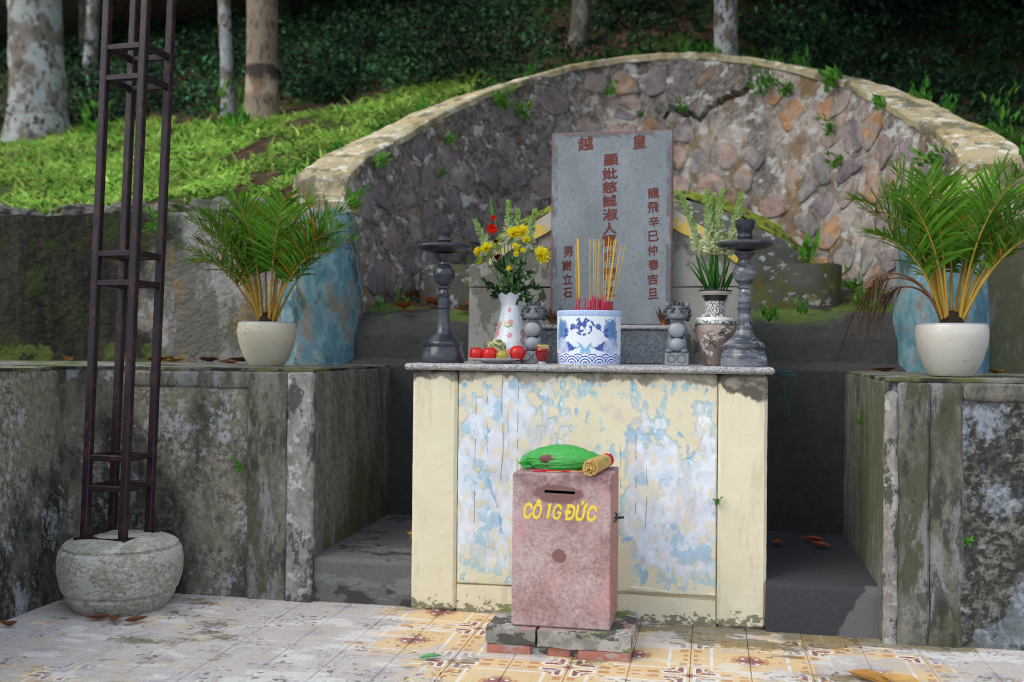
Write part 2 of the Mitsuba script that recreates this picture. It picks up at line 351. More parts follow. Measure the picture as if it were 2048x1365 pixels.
def stain(p):
    """Where black crust has grown on the horseshoe wall: heavy on its left arm, in runs below the crest elsewhere."""
    run = fbm(p.x * 6, p.y * 6, p.z * 1.2, 4)
    a = fbm(p.x * 1.6 + 5, p.y * 1.6, p.z * 1.7, 4) * .45 + run * .55
    return sm(.42, .60, a + .10 * sm(-.4, -1.2, p.x) - .07 * sm(.0, .6, p.x) + .10 * sm(2.75, 3.0, p.z + .3 * (run - .5)))
def mortar_col(p, n, uv):
    g = grit(p, 45)
    c = mix(C3(.18, .148, .13), C3(.40, .35, .31), sm(.3, .7, g * .45 + .55 * fbm(p.x * 7, p.y * 7, p.z * 7, 3)))
    c = mix(c, C3(.5, .48, .45), .8 * sm(.6, .7, fbm(p.x * 13, p.y * 13, p.z * 13 + 3, 3)))
    c = mix(c, C3(.17, .1, .03), .7 * sm(.54, .66, fbm(p.x * 5 + 3, p.y * 5, p.z * 2.0, 3) + .06 * sm(-.9, -1.4, p.x)))
    c = mix(c, mix(C3(.05, .046, .043), C3(.2, .185, .17), sm(.3, .7, g)), .85 * stain(p))
    return mix(c, C3(.5, .5, .48), .75 * sm(.60, .7, fbm(p.x * 10 + 8, p.y * 10, p.z * 10, 4)))
mat('mortar', mortar_col, .9, .2, bump=lambda p, n, uv: grit(p, 30), bscale=.02)
def stone_fn(lo, hi, k):
    def f(p, n, uv):
        g = grit(p, 40); h = fbm(p.x * 11 + k, p.y * 11, p.z * 11, 4)
        c = mix(C3(*lo), C3(*hi), sm(.3, .7, g * .4 + .6 * h))
        c = mix(c, mix(C3(.22, .19, .185), C3(.38, .34, .32), g), .85 * sm(.46, .62, fbm(p.x * 7 + 4, p.y * 7 + k, p.z * 7, 4)))
        return mix(c, mix(C3(.05, .045, .044), C3(.19, .17, .162), g), .66 * stain(p))
    return f
STONES = [('tan_stone', (.28, .145, .07), (.46, .28, .165)), ('purple_stone', (.125, .09, .11), (.27, .21, .235)), ('pink_stone', (.25, .16, .135), (.40, .295, .25)), ('grey_stone', (.16, .145, .145), (.32, .295, .285))]
for k, (nm, lo, hi) in enumerate(STONES): mat(nm, stone_fn(lo, hi, k * 7.0), .8, .3)
def coping_col(p, n, uv):
    c = mix(C3(.27, .215, .12), C3(.46, .40, .27), fbm(p.x * 5, p.y * 5, p.z * 7, 4))
    c = mix(c, C3(.36, .26, .10), .5 * sm(.5, .64, fbm(p.x * 4 + 3, p.y * 4, p.z * 9, 3)))
    c = mix(c, C3(.56, .55, .49), .8 * sm(.58, .68, fbm(p.x * 14, p.y * 14, p.z * 14, 3)))
    return mix(c, C3(.10, .095, .06), .85 * sm(.48, .66, fbm(p.x * 9 + 7, p.y * 9, p.z * 5, 5)))
mat('lichen_cement', coping_col, .9, .2)
def pillar_col(p, n, uv):
    f1 = fbm(p.x * 9, p.y * 9, p.z * 4, 5); f2 = fbm(p.x * 22, p.y * 22, p.z * 9, 4)
    g = grit(p, 60)
    c = mix(C3(.085, .185, .22), C3(.20, .32, .36), sm(.3, .7, f2))
    c = mix(c, C3(.06, .135, .2), .55 * sm(.5, .62, fbm(p.x * 14 + 6, p.y * 14, p.z * 7, 4)))
    c = mix(c, mix(C3(.12, .085, .05), C3(.27, .23, .18), g), .8 * sm(.52, .62, f1 * .5 + f2 * .5 + .1 * (g - .5)))
    c = mix(c, C3(.04, .045, .03), .8 * sm(.56, .70, fbm(p.x * 6 + 5, p.y * 6, p.z * 2.6, 4) + .1 * (g - .5)))
    return c
mat('peeling_blue', pillar_col, .75, .12)
def bark_pale(p, n, uv):
    v = fbm(p.x * 9, p.y * 9, p.z * 5, 5)
    c = mix(C3(.10, .082, .07), C3(.22, .195, .17), fbm(p.x * 26, p.y * 26, p.z * 9, 3))
    c = mix(c, mix(C3(.26, .28, .28), C3(.42, .45, .45), noise(p.x * 60, p.y * 60, p.z * 60)), .85 * sm(.44, .55, v))
    return mix(c, C3(.07, .05, .035), sm(.62, .66, fbm(p.x * 30 + 2, p.y * 30, p.z * 12, 3)))
mat('lichened_bark', bark_pale, .9, .2)
def bark_brown(p, n, uv):
    c = mix(C3(.17, .13, .095), C3(.27, .215, .165), fbm(p.x * 20, p.y * 20, p.z * 14, 4))
    c = mix(c, C3(.09, .065, .05), sm(.58, .64, fbm(p.x * 30, p.y * 30, p.z * 11, 3)))
    q = fbm(p.x * 11, p.y * 11, p.z * 4, 3)
    cut = sm(3.13, 3.15, p.z + .12 * (q - .5)) * sm(3.41, 3.39, p.z + .05 * (q - .5))
    c = mix(c, mix(C3(.36, .28, .2), C3(.2, .13, .09), sm(.4, .6, q)), cut)
    c = mix(c, C3(.28, .12, .06), .8 * cut * sm(3.37, 3.39, p.z + .05 * (q - .5)))
    return mix(c, C3(.03, .025, .03), cut * .9 * sm(.20, .30, p.z - 3.02 + .3 * (fbm(p.x * 24, p.y * 24, p.z * 5, 3) - .5)))
mat('scarred_bark', bark_brown, .9, .2)
mat('dark_bark', lambda p, n, uv: mix(mix(C3(.05, .045, .035), C3(.1, .09, .07), fbm(p.x * 20, p.y * 20, p.z * 9, 3)), C3(.15, .16, .135), sm(.55, .66, fbm(p.x * 14, p.y * 14, p.z * 9, 3))), .9, .2)
def marble(lo, hi, k, rough_):
    def f(p, n, uv):
        w = fbm(p.x * 7 + k, p.y * 7, p.z * 9, 4)
        s = dr.abs(dr.sin(p.z * 95 + p.x * 22 + w * 11 + k))
        t = sm(.30, .0, s) * sm(.40, .62, fbm(p.x * 16, p.y * 16 + k, p.z * 30, 3)) * rough_ + .35 * sm(.4, .7, fbm(p.x * 5, p.y * 5 + 2 * k, p.z * 24, 3))
        return mix(C3(*lo), C3(*hi), t)
    return f
mat('dark_marble', marble((.024, .027, .036), (.085, .09, .108), 1.0, .6), .2, .5)
mat('veined_marble', marble((.045, .05, .066), (.38, .39, .42), 4.0, .95), .2, .5)
def drum_col(p, n, uv):
    g = grit(p, 95)
    c = mix(C3(.2, .195, .165), C3(.40, .385, .335), sm(.25, .75, g))
    c = mix(c, C3(.17, .18, .1), .45 * sm(.5, .68, fbm(p.x * 7, p.y * 7, p.z * 7, 4)))
    return mix(c, C3(.44, .43, .4), .6 * sm(.6, .66, fbm(p.x * 10 + 3, p.y * 10, p.z * 10, 3)))
mat('drum_granite', drum_col, .85, .3, bump=lambda p, n, uv: noise(p.x * 110, p.y * 110, p.z * 110), bscale=.005)
def steel_col(p, n, uv):
    c = mix(C3(.012, .007, .010), C3(.026, .015, .021), fbm(p.x * 20, p.y * 20, p.z * 6, 3))
    return mix(c, C3(.07, .025, .022), .5 * sm(.6, .66, fbm(p.x * 40, p.y * 40, p.z * 18, 3)))
mat('maroon_steel', steel_col, .4, .3)
def box_col(p, n, uv):
    g = grit(p, 110)
    q = fbm(p.x * 9, p.y * 9, p.z * 6, 5)
    c = mix(C3(.25, .145, .135), C3(.48, .38, .375), sm(.25, .75, g * .5 + q * .5))
    c = mix(c, C3(.48, .22, .23), .5 * sm(.5, .74, fbm(p.x * 9 + 3, p.y * 9, p.z * 5 + 1, 5) + .2 * (g - .5)))
    c = mix(c, C3(.14, .085, .08), sm(.06, .0, .6 - p.z + .14 * (fbm(p.x * 18, p.y * 18, p.z * 10, 4) - .45)) * .8 * sm(.4, .55, g * .5 + .5 * fbm(p.x * 25, p.y * 25, p.z * 25, 2)))
    dx, dz = p.x + .502, p.z - .335
    c = mix(c, C3(.19, .1, .09), sm(.026, .021, dr.sqrt(dx * dx + dz * dz) + .014 * (fbm(p.x * 60, 0.0, p.z * 60, 2) - .5)) * sm(3.55, 3.53, p.y))
    sx, sz = dr.abs(p.x + .505) / .085, dr.abs(p.z - .545) / .03
    c = mix(c, C3(.17, .085, .08), .85 * sm(1.1, .9, dr.sqrt(sx * sx + sz * sz) + .5 * (fbm(p.x * 40, 3.0, p.z * 40, 3) - .5)) * sm(3.55, 3.53, p.y))
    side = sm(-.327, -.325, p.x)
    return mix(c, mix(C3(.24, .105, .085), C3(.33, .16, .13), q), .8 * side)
mat('faded_red_paint', box_col, .8, .3)
def plinth_col(p, n, uv):
    g = grit(p, 84)
    c = mix(C3(.2, .19, .17), C3(.36, .34, .31), sm(.35, .65, fbm(p.x * 18, p.y * 18, p.z * 18, 3)))
    c = mix(c, C3(.34, .17, .15), .7 * sm(.52, .58, fbm(p.x * 10 + 7, p.y * 10, p.z * 3, 3)) * sm(.083, .085, p.z))
    c = mix(c, C3(.06, .06, .05), .9 * sm(.54, .6, fbm(p.x * 12, p.y * 12, p.z * 22 + 3, 3) + .1 * (g - .5)))
    return mix(c, C3(.12, .15, .03), .8 * sm(.62, .67, fbm(p.x * 11 + 4, p.y * 11, p.z * 11, 3)))
mat('plinth_cement', plinth_col, .9, .2)
mat('red_brick', lambda p, n, uv: mix(mix(C3(.30, .11, .08), C3(.42, .18, .14), fbm(p.x * 25, p.y * 25, p.z * 25, 3)), C3(.3, .27, .25), sm(.46, .58, fbm(p.x * 14, p.y * 14, p.z * 20, 4))), .9, .2)

TILE, TX, TY = .1955, -.838, 3.36
def tile_col(p, n, uv):
    fx, fy = (p.x - TX) / (2 * TILE), (p.y - TY) / (2 * TILE)
    qx, qy = 2 * dr.abs(fx - dr.round(fx)), 2 * dr.abs(fy - dr.round(fy))
    u, w = dr.maximum(qx, qy), dr.minimum(qx, qy)
    jig = .012 * (noise(p.x * 120, p.y * 120, 0.0) - .5)
    u, w = u + jig, w + jig
    r = dr.sqrt(u * u + w * w)
    e = .021
    c = mix(C3(.56, .38, .18), C3(.66, .48, .26), fbm(p.x * 8, p.y * 8, 1.0, 3))
    wine, white, orange = C3(.2, .045, .05), C3(.66, .63, .57), C3(.44, .2, .075)
    c = mix(c, wine, sm(.47, .45, r) * sm(.24, .26, w / dr.maximum(u, .01)) * sm(.02, .035, u - w))
    c = mix(c, wine, sm(.09, .075, u + w))
    c = mix(c, orange, sm(.045, .06, w) * sm(.19, .175, w) * sm(.5, .52, u) * sm(.70, .68, u))
    c = mix(c, orange, sm(.045, .06, w) * sm(.13, .115, w) * sm(.8, .82, u) * sm(.95, .93, u))
    line = sm(e + .012, e, dr.abs(w - .075)) * sm(.06, .09, u) * sm(.40, .38, u)
    d1 = dr.sqrt(dr.square(u - .385) + dr.square(w - .145))
    line = dr.maximum(line, sm(e + .012, e, dr.abs(d1 - .07)) * sm(.35, .38, u))
    line = dr.maximum(line, sm(e + .012, e, dr.abs(w - .215)) * sm(.30, .33, u) * sm(.40, .38, u))
    d2 = dr.sqrt(dr.square(u - .31) + dr.square(w - .285))
    line = dr.maximum(line, sm(e + .012, e, dr.abs(d2 - .07)) * sm(.33, .30, u))
    line = dr.maximum(line, sm(e + .012, e, dr.abs(w - .355)) * sm(.30, .33, u))
    c = mix(c, white, line)
    bx, by = 1 - qx, 1 - qy
    bu, bw = dr.maximum(bx, by), dr.minimum(bx, by)
    c = mix(c, orange, .9 * sm(.40, .37, bx + by + .06 * dr.sin(bu * 40)))
    c = mix(c, wine, sm(.25, .23, bu) * sm(.075, .06, bw - .03 * dr.sin(bu * 22)))
    d3 = dr.sqrt(dr.square(bx - .12) + dr.square(by - .12))
    c = mix(c, wine, sm(.085, .075, d3)); c = mix(c, white, sm(.045, .035, d3))
    g = noise(p.x * 160, p.y * 160, 3.0)
    c = mix(c, C3(.5, .42, .3), .25 * fbm(p.x * 20, p.y * 20, 3.0, 3))
    wear = fbm(p.x * 2.2 + 1, p.y * 3.1, 5.0, 4)
    fine = fbm(p.x * 13, p.y * 22, 2.0, 3)
    film = sm(.40, .62, wear * .55 + .45 * fine + .26 * sm(-.85, -1.35, p.x + .5 * (p.y - 3.3)) + .14 * sm(.62, .85, p.x) + .08 * sm(3.6, 3.85, p.y) - .085)
    c = mix(c, mix(C3(.32, .315, .325), C3(.46, .45, .46), .5 * g + .5 * fine), .80 * film)
    c = mix(c, C3(.62, .60, .57), .6 * sm(.62, .7, fbm(p.x * 5 + 4, p.y * 12, 8.0, 4)))
    brown_patch = sm(.46, .62, fbm(p.x * 5 + 2, p.y * 9, 4.0, 4) + .34 * sm(3.70, 3.93, p.y) * sm(-.9, .2, p.x) * sm(1.2, .8, p.x) - .16)  # brown darkening in ragged patches, denser along the altar foot
    c = mix(c, mix(C3(.07, .055, .025), C3(.17, .13, .05), g), .75 * brown_patch)
    return mix(c, C3(.06, .05, .04), .7 * sm(.76, .8, noise(p.x * 75, p.y * 75, 9.0)) * sm(.58, .68, fbm(p.x * 6, p.y * 6, 1.0, 2)))
mat('patterned_cement', tile_col, .55, .45)
mat('grout', lambda p, n, uv: mix(C3(.3, .28, .25), C3(.14, .13, .1), fbm(p.x * 12, p.y * 12, 1.0, 3)), .9, .2)
def soil_col(p, n, uv):
    c = mix(C3(.02, .014, .01), C3(.075, .043, .03), fbm(p.x * 16, p.y * 16, p.z * 16, 4))
    c = mix(c, C3(.14, .075, .05), .7 * sm(.62, .74, noise(p.x * 22, p.y * 22, p.z * 22)))
    return mix(c, C3(.03, .05, .012), sm(.5, .58, fbm(p.x * 3, p.y * 3, p.z * 3, 3)))
mat('leaf_litter', soil_col, .95, .1)

PX, PY = -.484, 4.17
def pot_col(p, n, uv):
    """Brush-painted cobalt on white: banded rim, swirls, wave scallops at the foot."""
    a = dr.atan2(p.x - PX, -(p.y - PY)) * .13; z = p.z - .98
    white, blue, pale, aqua = C3(.72, .76, .80), C3(.03, .075, .32), C3(.3, .42, .66), C3(.2, .42, .6)
    c = mix(white, C3(.6, .67, .76), .5 * fbm(a * 30, z * 30, 0.0, 3))
    def ell(cx, cz, rx, rz, rot=0.0, nz=.35):
        co, s = math.cos(rot), math.sin(rot); dx, dz = a - cx, z - cz
        ex, ez = (dx * co + dz * s) / (1.22 * rx), (-dx * s + dz * co) / (1.3 * rz)
        return sm(1.08, .86, dr.sqrt(ex * ex + ez * ez) + .8 * nz * (noise(a * 260, z * 260, cx * 70) - .5))
    c = mix(c, mix(C3(.3, .42, .66), C3(.5, .6, .76), noise(a * 160, z * 160, 2.0)), sm(.196, .199, z))
    c = mix(c, pale, sm(.0030, .0018, dr.abs(z - .196)))
    for s in (-1, 1):
        for cx, cz, rx, rz, rot in ((.105, .135, .02, .034, .3), (.118, .15, .016, .03, -.4), (.13, .12, .018, .04, .2)):
            c = mix(c, mix(blue, aqua, .4), .9 * ell(s * cx, cz, rx, rz, s * rot, 1.1))
        for cx, cz, rx, rz, rot in ((.052, .152, .011, .009, .5), (.058, .143, .008, .004, -.6), (.086, .135, .012, .007, .6), (.088, .118, .010, .006, -.3), (.062, .07, .014, .009, .8), (.05, .066, .010, .005, -.4),
                                    (.078, .078, .010, .012, .2), (.072, .06, .007, .006, 0), (.098, .055, .012, .006, .9), (.03, .163, .004, .011, .5)):
            c = mix(c, blue, .92 * ell(s * cx, cz, rx, rz, s * rot, .9))
        for cx, cz, rx, rz, rot in ((.018, .078, .014, .004, .7), (.012, .068, .014, .004, .9), (.026, .072, .012, .003, -.5), (.01, .055, .009, .012, .2)):
            c = mix(c, aqua, .85 * ell(s * cx, cz, rx, rz, s * rot, .5))
        c = mix(c, C3(.42, .47, .66), .8 * ell(s * .108, .07, .026, .032, s * -.6, .5))
    for cx, cz, rx, rz, rot in ((-.012, .155, .014, .012, .3), (-.022, .17, .004, .012, .4), (-.002, .172, .004, .013, -.3), (.006, .17, .003, .010, -.9), (-.026, .147, .010, .005, .2), (-.016, .138, .009, .007, .5), (-.03, .18, .008, .003, .6), (.01, .178, .008, .003, -.4),
                                (-.024, .124, .009, .004, -.5), (-.004, .12, .006, .004, .3), (.016, .128, .006, .003, .9), (.022, .15, .007, .004, -.8), (.024, .14, .003, .008, .2)):
        c = mix(c, blue, .95 * ell(cx, cz, rx, rz, rot, .8))
    c = mix(c, white, ell(-.014, .146, .006, .006, 0, .1))
    c = mix(c, aqua, .8 * sm(.043, .04, z + .006 * dr.sin(a * 90)) * sm(.5, .6, noise(a * 220, z * 160, 4.0)))
    k = a / .058; fx = (k - dr.round(k)) * .058; k2 = k + .5; fy = (k2 - dr.round(k2)) * .058
    for f_, z0 in ((fy, .012), (fx, .004)):
        d = dr.sqrt(fx * fx + dr.square(z - z0)) if f_ is fx else dr.sqrt(fy * fy + dr.square(z - z0))
        rings = mix(C3(.035, .08, .36), white, sm(.35, .65, .5 + .5 * dr.sin(d * 560)))
        c = mix(c, rings, sm(.0345, .033, d)); c = mix(c, white, sm(.0022, .0012, dr.abs(d - .0345)))
    c = mix(c, mix(C3(.5, .56, .72), white, .3), sm(.008, .0065, z))
    return c
mat('cobalt_porcelain', pot_col, .2, .5)
VX, VY = .018, 4.28
def rvase_col(p, n, uv):
    a = dr.atan2(p.x - VX, -(p.y - VY)) * .08; z = p.z - .98
    g = noise(a * 240, z * 240, 1.0)
    c = mix(C3(.42, .38, .34), C3(.62, .6, .55), fbm(a * 22, z * 16, 0.0, 3))
    c = mix(c, C3(.3, .2, .16), .75 * sm(.48, .64, fbm(a * 14 + 3, z * 12, 4.0, 4) + .16 * sm(.035, .07, dr.abs(a - .0))))
    c = mix(c, C3(.12, .08, .07), .85 * sm(.52, .6, fbm(a * 20, z * 26, 7.0, 3) + .22 * sm(.09, .03, z)))
    for cx, cz, rx, rz, rot in ((-.012, .095, .02, .004, .5), (-.004, .085, .014, .004, -.7), (-.022, .1, .009, .003, -.5), (.03, .135, .022, .004, .3), (.034, .13, .012, .003, -.5), (.004, .077, .006, .006, .3), (.045, .14, .01, .003, .8)):
        co, s = math.cos(rot), math.sin(rot); dx, dz = a - cx, z - cz
        c = mix(c, C3(.07, .035, .025), .9 * sm(1.1, .8, dr.sqrt(dr.square((dx * co + dz * s) / rx) + dr.square((-dx * s + dz * co) / rz)) + .5 * (noise(a * 300, z * 300, cx * 90) - .5)))
    neck = sm(.166, .168, z)
    lace = mix(C3(.55, .55, .52), C3(.07, .075, .08), sm(.47, .55, noise(a * 170, z * 170, 2.0) * .6 + .4 * noise(a * 330, z * 330, 3.0)))
    lace = mix(lace, C3(.62, .62, .58), sm(.0075, .006, dr.abs(z - .19)))
    lace = mix(lace, C3(.6, .58, .52), sm(.285, .287, z))
    c = mix(c, lace, neck)
    return mix(c, C3(.03, .03, .03), sm(.0025, .0015, dr.abs(z - .168)))
mat('painted_vase', rvase_col, .3, .5)
LX, LY = -.84, 4.33
def lvase_col(p, n, uv):
    """White porcelain printed with pink berries and leaves."""
    a = dr.atan2(p.x - LX, -(p.y - LY)) * .06; z = p.z - .98
    c = mix(C3(.62, .68, .72), C3(.72, .75, .78), noise(a * 20, z * 20, 0.0))
    pink = mix(C3(.55, .13, .17), C3(.68, .36, .36), noise(a * 260, z * 260, 5.0))
    for cx, cz, r in ((.006, .227, .0125), (.012, .172, .014), (.008, .117, .0125), (-.052, .16, .02), (-.058, .125, .022), (-.05, .09, .016), (.072, .125, .022), (.068, .095, .02), (.008, .05, .013)):
        d = dr.sqrt(dr.square(a - cx) + dr.square(z - cz)) + .006 * (noise(a * 200, z * 200, cx * 60) - .5)
        c = mix(c, pink, .9 * sm(r, r * .85, d))
        c = mix(c, C3(.75, .6, .6), .7 * sm(.004, .0025, dr.sqrt(dr.square(a - cx + .004) + dr.square(z - cz - .004))))
    c = mix(c, C3(.6, .5, .15), .85 * sm(.012, .0105, dr.sqrt(dr.square(a + .012) + dr.square(z - .17))))
    return mix(c, C3(.16, .36, .16), .9 * sm(1, .85, dr.sqrt(dr.square((a - .002) / .024) + dr.square((z - .154 - 12 * a * a) / .005))))
mat('berry_porcelain', lvase_col, .25, .5)
mat('glazed_cream', lambda p, n, uv: mix(mix(C3(.46, .42, .30), C3(.52, .48, .36), fbm(p.x * 9, p.y * 9, p.z * 9, 3)), C3(.13, .1, .07), .5 * sm(.66, .74, grit(p, 90)) * sm(.5, .6, fbm(p.x * 8, p.y * 8, p.z * 8, 2))), .28, .5)
mat('glazed_white', lambda p, n, uv: mix(mix(C3(.5, .48, .42), C3(.56, .54, .48), fbm(p.x * 9, p.y * 9, p.z * 9, 3)), C3(.13, .1, .07), .5 * sm(.66, .74, grit(p, 90)) * sm(.5, .6, fbm(p.x * 8, p.y * 8, p.z * 8, 2))), .28, .5)
mat('rim_glaze', (.3, .29, .33), .3, .5)
mat('dark_soil', (.03, .02, .014), .95, .1)
mat('black_glaze', (.02, .02, .02), .25, .5)
mat('white_porcelain', (.66, .67, .7), .2, .5)
mat('gold', (.75, .55, .2), .25, .5, 1.0)
mat('red_glass', (.19, .006, .008), .08, .5)
mat('clear_foot', (.3, .3, .33), .15, .6)
mat('lion_stone', lambda p, n, uv: mix(C3(.065, .075, .09), C3(.18, .195, .22), grit(p, 80) * .5 + .5 * fbm(p.x * 30, p.y * 30, p.z * 30, 2)), .45, .5)
mat('lion_dark', (.03, .034, .042), .4, .5)
mat('lion_pale', (.24, .26, .29), .45, .5)
mat('carved_grey', (.2, .215, .235), .5, .4)
mat('old_gold', (.3, .13, .035), .3, .5, .6)
mat('tomato_red', (.46, .012, .010), .18, .4)
mat('green_fruit', lambda p, n, uv: mix(C3(.2, .24, .03), C3(.4, .26, .03), fbm(p.x * 30, p.y * 30, p.z * 30, 2)), .3, .5)
mat('knobbly_fruit', lambda p, n, uv: mix(C3(.1, .12, .03), C3(.4, .4, .22), sm(.4, .55, noise(p.x * 110, p.y * 110, p.z * 110))), .6, .3)
mat('incense_yellow', (.58, .36, .05), .8, .2)
mat('incense_red', (.5, .012, .045), .7, .3)
mat('bamboo', lambda p, n, uv: mix(C3(.42, .26, .07), C3(.6, .42, .15), noise(p.x * 400, p.y * 400, p.z * 400)), .7, .3)
scene['green_film'] = {'type': 'principledthin', 'base_color': rgb((.16, .62, .18)), 'roughness': .16, 'spec_trans': .35, 'diff_trans': .8, 'eta': 1.5}
mat('bag_content', lambda p, n, uv: mix(C3(.2, .55, .17), C3(.62, .7, .5), sm(.45, .6, noise(p.x * 30, p.y * 30, p.z * 30))), .7, .3)
mat('brown_paper', (.16, .06, .05), .5, .4)
mat('yellow_letter', (.72, .55, .06), .7, .3)
mat('iron', (.06, .045, .035), .6, .4)
mat('blue_string', (.01, .05, .065), .8, .2)

# ================================================================ setting: court floor of patterned tiles
struct('floor', chbox(-2.75, 4.5, -1.5, 4.12, -.3, -.011, .002), 'grout')
n_tile = 0; rest = []
tv = chbox(0, TILE - .0022, 0, TILE - .0022, -.012, 0, .0012)
cells = []
for i in range(-11, 26):
    for j in range(-24, 5):
        x, y = TX + i * TILE, TY + j * TILE
        if x < -2.75 or x > 4.3 or y > 4.1 or y < -1.4: continue
        cells.append((math.hypot(x, y) if y > 2.4 and -2.8 < x < 2.0 else 50 + math.hypot(x, y), x, y))
cells.sort()
for k, (d, x, y) in enumerate(cells):
    m = tv.copy()
    tilt = rng.normal(0, .0009, 2)
    v = np.array(m.vertices); v[:, 2] += v[:, 0] * tilt[0] + v[:, 1] * tilt[1] + rng.normal(0, .0004)
    m.vertices = v; m.apply_translation([x + .0011, y + .0011, 0])
    if d < 50: obj('tile', m, 'patterned_cement', 'floor')
    else: rest.append(m)
obj('distant_tiles', cat(rest), 'patterned_cement', 'floor', kind='stuff')

# ================================================================ lower retaining walls
ZL = .95
def arc(cx, cy, r, a0, a1, n=7): return [(cx + r * math.cos(a), cy + r * math.sin(a)) for a in np.linspace(a0, a1, n)]
left_plan = Polygon([(-1.598, 5.02), (-1.598, 3.99), (-2.42, 3.99)] + arc(-2.42, 3.80, .19, PI / 2, PI, 7) + [(-2.61, 1.2), (-4.3, 1.2), (-4.3, 5.02)])
lw = thing('retaining_wall', 'low mouldy cement wall with rounded inner corner behind the round stone drum', 'wall')
obj('pebbled_face', rough(ext(left_plan, -.05, ZL - .012), .045, .007, 7), 'pebble_cement', lw, smooth=40)
obj('wall_top', rough(ext(left_plan.buffer(.004), ZL - .012, ZL), .07, .004, 6, 3), 'ledge_cement', lw, smooth=40)
obj('niche_cheek', rough(chbox(-1.6, -1.585, 4.012, 5.02, .0, ZL - .013, .004), .05, .004, 8, 4), 'mossy_dark_cement', lw, smooth=40)
obj('pale_strip', rough(chbox(-1.70, -1.588, 3.972, 4.01, -.03, ZL - .014, .008), .03, .005, 9, 5), 'pale_cement', lw, smooth=40)
obj('plaster_strip', rough(chbox(-1.875, -1.699, 3.977, 4.01, -.03, ZL - .014, .008), .03, .005, 9, 6), 'strip_cement', lw, smooth=40)
obj('band', rough(chbox(-2.44, -1.699, 3.979, 4.01, .865, ZL - .014, .01), .035, .008, 9, 8), 'strip_cement', lw, smooth=40)
right_plan = Polygon([(.63, 5.02), (.63, 3.895), (4.3, 3.895), (4.3, 5.02)])
rw = thing('retaining_wall', 'low black and blue-white stained cement wall under the right palm pot', 'wall')
obj('crusted_face', rough(ext(right_plan, -.05, ZL - .012), .045, .007, 7, 11), 'bloom_cement', rw, smooth=40)
obj('wall_top', rough(ext(right_plan.buffer(.004), ZL - .012, ZL), .07, .004, 6, 13), 'ledge_cement', rw, smooth=40)
obj('niche_cheek', rough(chbox(.615, .632, 3.912, 5.02, .0, ZL - .013, .004), .05, .004, 8, 14), 'mossy_dark_cement', rw, smooth=40)
obj('pale_strip', rough(chbox(.617, .665, 3.877, 3.915, -.03, .9, .012), .03, .005, 9, 15), 'pale_cement', rw, smooth=40)
obj('plaster_strip', rough(chbox(.664, .77, 3.880, 3.915, -.03, ZL - .014, .008), .03, .005, 9, 16), 'strip_cement', rw, smooth=40)
obj('plaster_strip', rough(chbox(.772, .885, 3.884, 3.915, -.03, ZL - .014, .012), .03, .007, 9, 17), 'strip_cement', rw, smooth=40)
obj('band', rough(chbox(.884, 4.3, 3.881, 3.915, .872, ZL - .014, .01), .04, .008, 9, 18), 'strip_cement', rw, smooth=40)

# niches: a step and a sloping floor each, the bank behind
ns = thing('niche_step', 'grey cement step with a rounded edge in the left niche beside the altar', 'step')
st = Polygon([(0, -.05), (0, .158)] + [(.025 - .025 * math.cos(a), .158 + .025 * math.sin(a)) for a in np.linspace(0, PI / 2, 6)] + [(1.02, .20), (1.02, -.05)])
def yz_prism(poly, x0, x1):
    m = ext(poly, 0, x1 - x0); v = np.array(m.vertices); m.vertices = np.stack([x0 + v[:, 2], v[:, 0], v[:, 1]], 1); m.fix_normals(); return m
q = yz_prism(st, -1.586, -1.166); q.apply_translation([0, 4.0, 0]); obj('step_block', rough(q, .05, .003, 8, 21), 'step_cement', ns, smooth=40)
ns2 = thing('niche_step', 'dark step with a paler diagonal end in the niche right of the altar', 'step')
q = yz_prism(st, .212, .616); q.apply_translation([0, 3.945, 0]); obj('step_block', rough(q, .05, .003, 8, 22), 'dark_step_cement', ns2, smooth=40)

# the bank behind altar and niches, and the grave floor inside the horseshoe
bank = Polygon([(4.99, -.05), (4.99, .945), (5.02, .97), (5.05, .985), (5.06, 1.10), (5.10, 1.17), (5.2, 1.215), (5.6, 1.295), (6.2, 1.40), (7.0, 1.5), (7.9, 1.55), (7.9, -.05)])
back_part = bank.intersection(sbox(5.3, -1, 9, 3))
struct('grave_floor', rough(tri(mani(yz_prism(bank, -1.85, .885)) + mani(yz_prism(back_part, -2.2, 1.35))), .09, .016, 4, 23), 'wet_black_cement', smooth=40)

# ================================================================ upper wall on both sides
uw = thing('upper_wall', 'tall stained cement wall with mould, moss and ochre patches behind the left palm', 'wall')
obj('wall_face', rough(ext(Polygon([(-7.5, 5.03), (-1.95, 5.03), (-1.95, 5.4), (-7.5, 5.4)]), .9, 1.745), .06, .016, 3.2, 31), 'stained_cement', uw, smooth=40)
uw2 = thing('upper_wall', 'dark stained cement wall behind the right palm', 'wall')
obj('wall_face', rough(ext(Polygon([(1.05, 5.03), (6.5, 5.03), (6.5, 5.4), (1.05, 5.4)]), .9, 1.66), .06, .016, 3.2, 32), 'mossy_dark_cement', uw2, smooth=40)

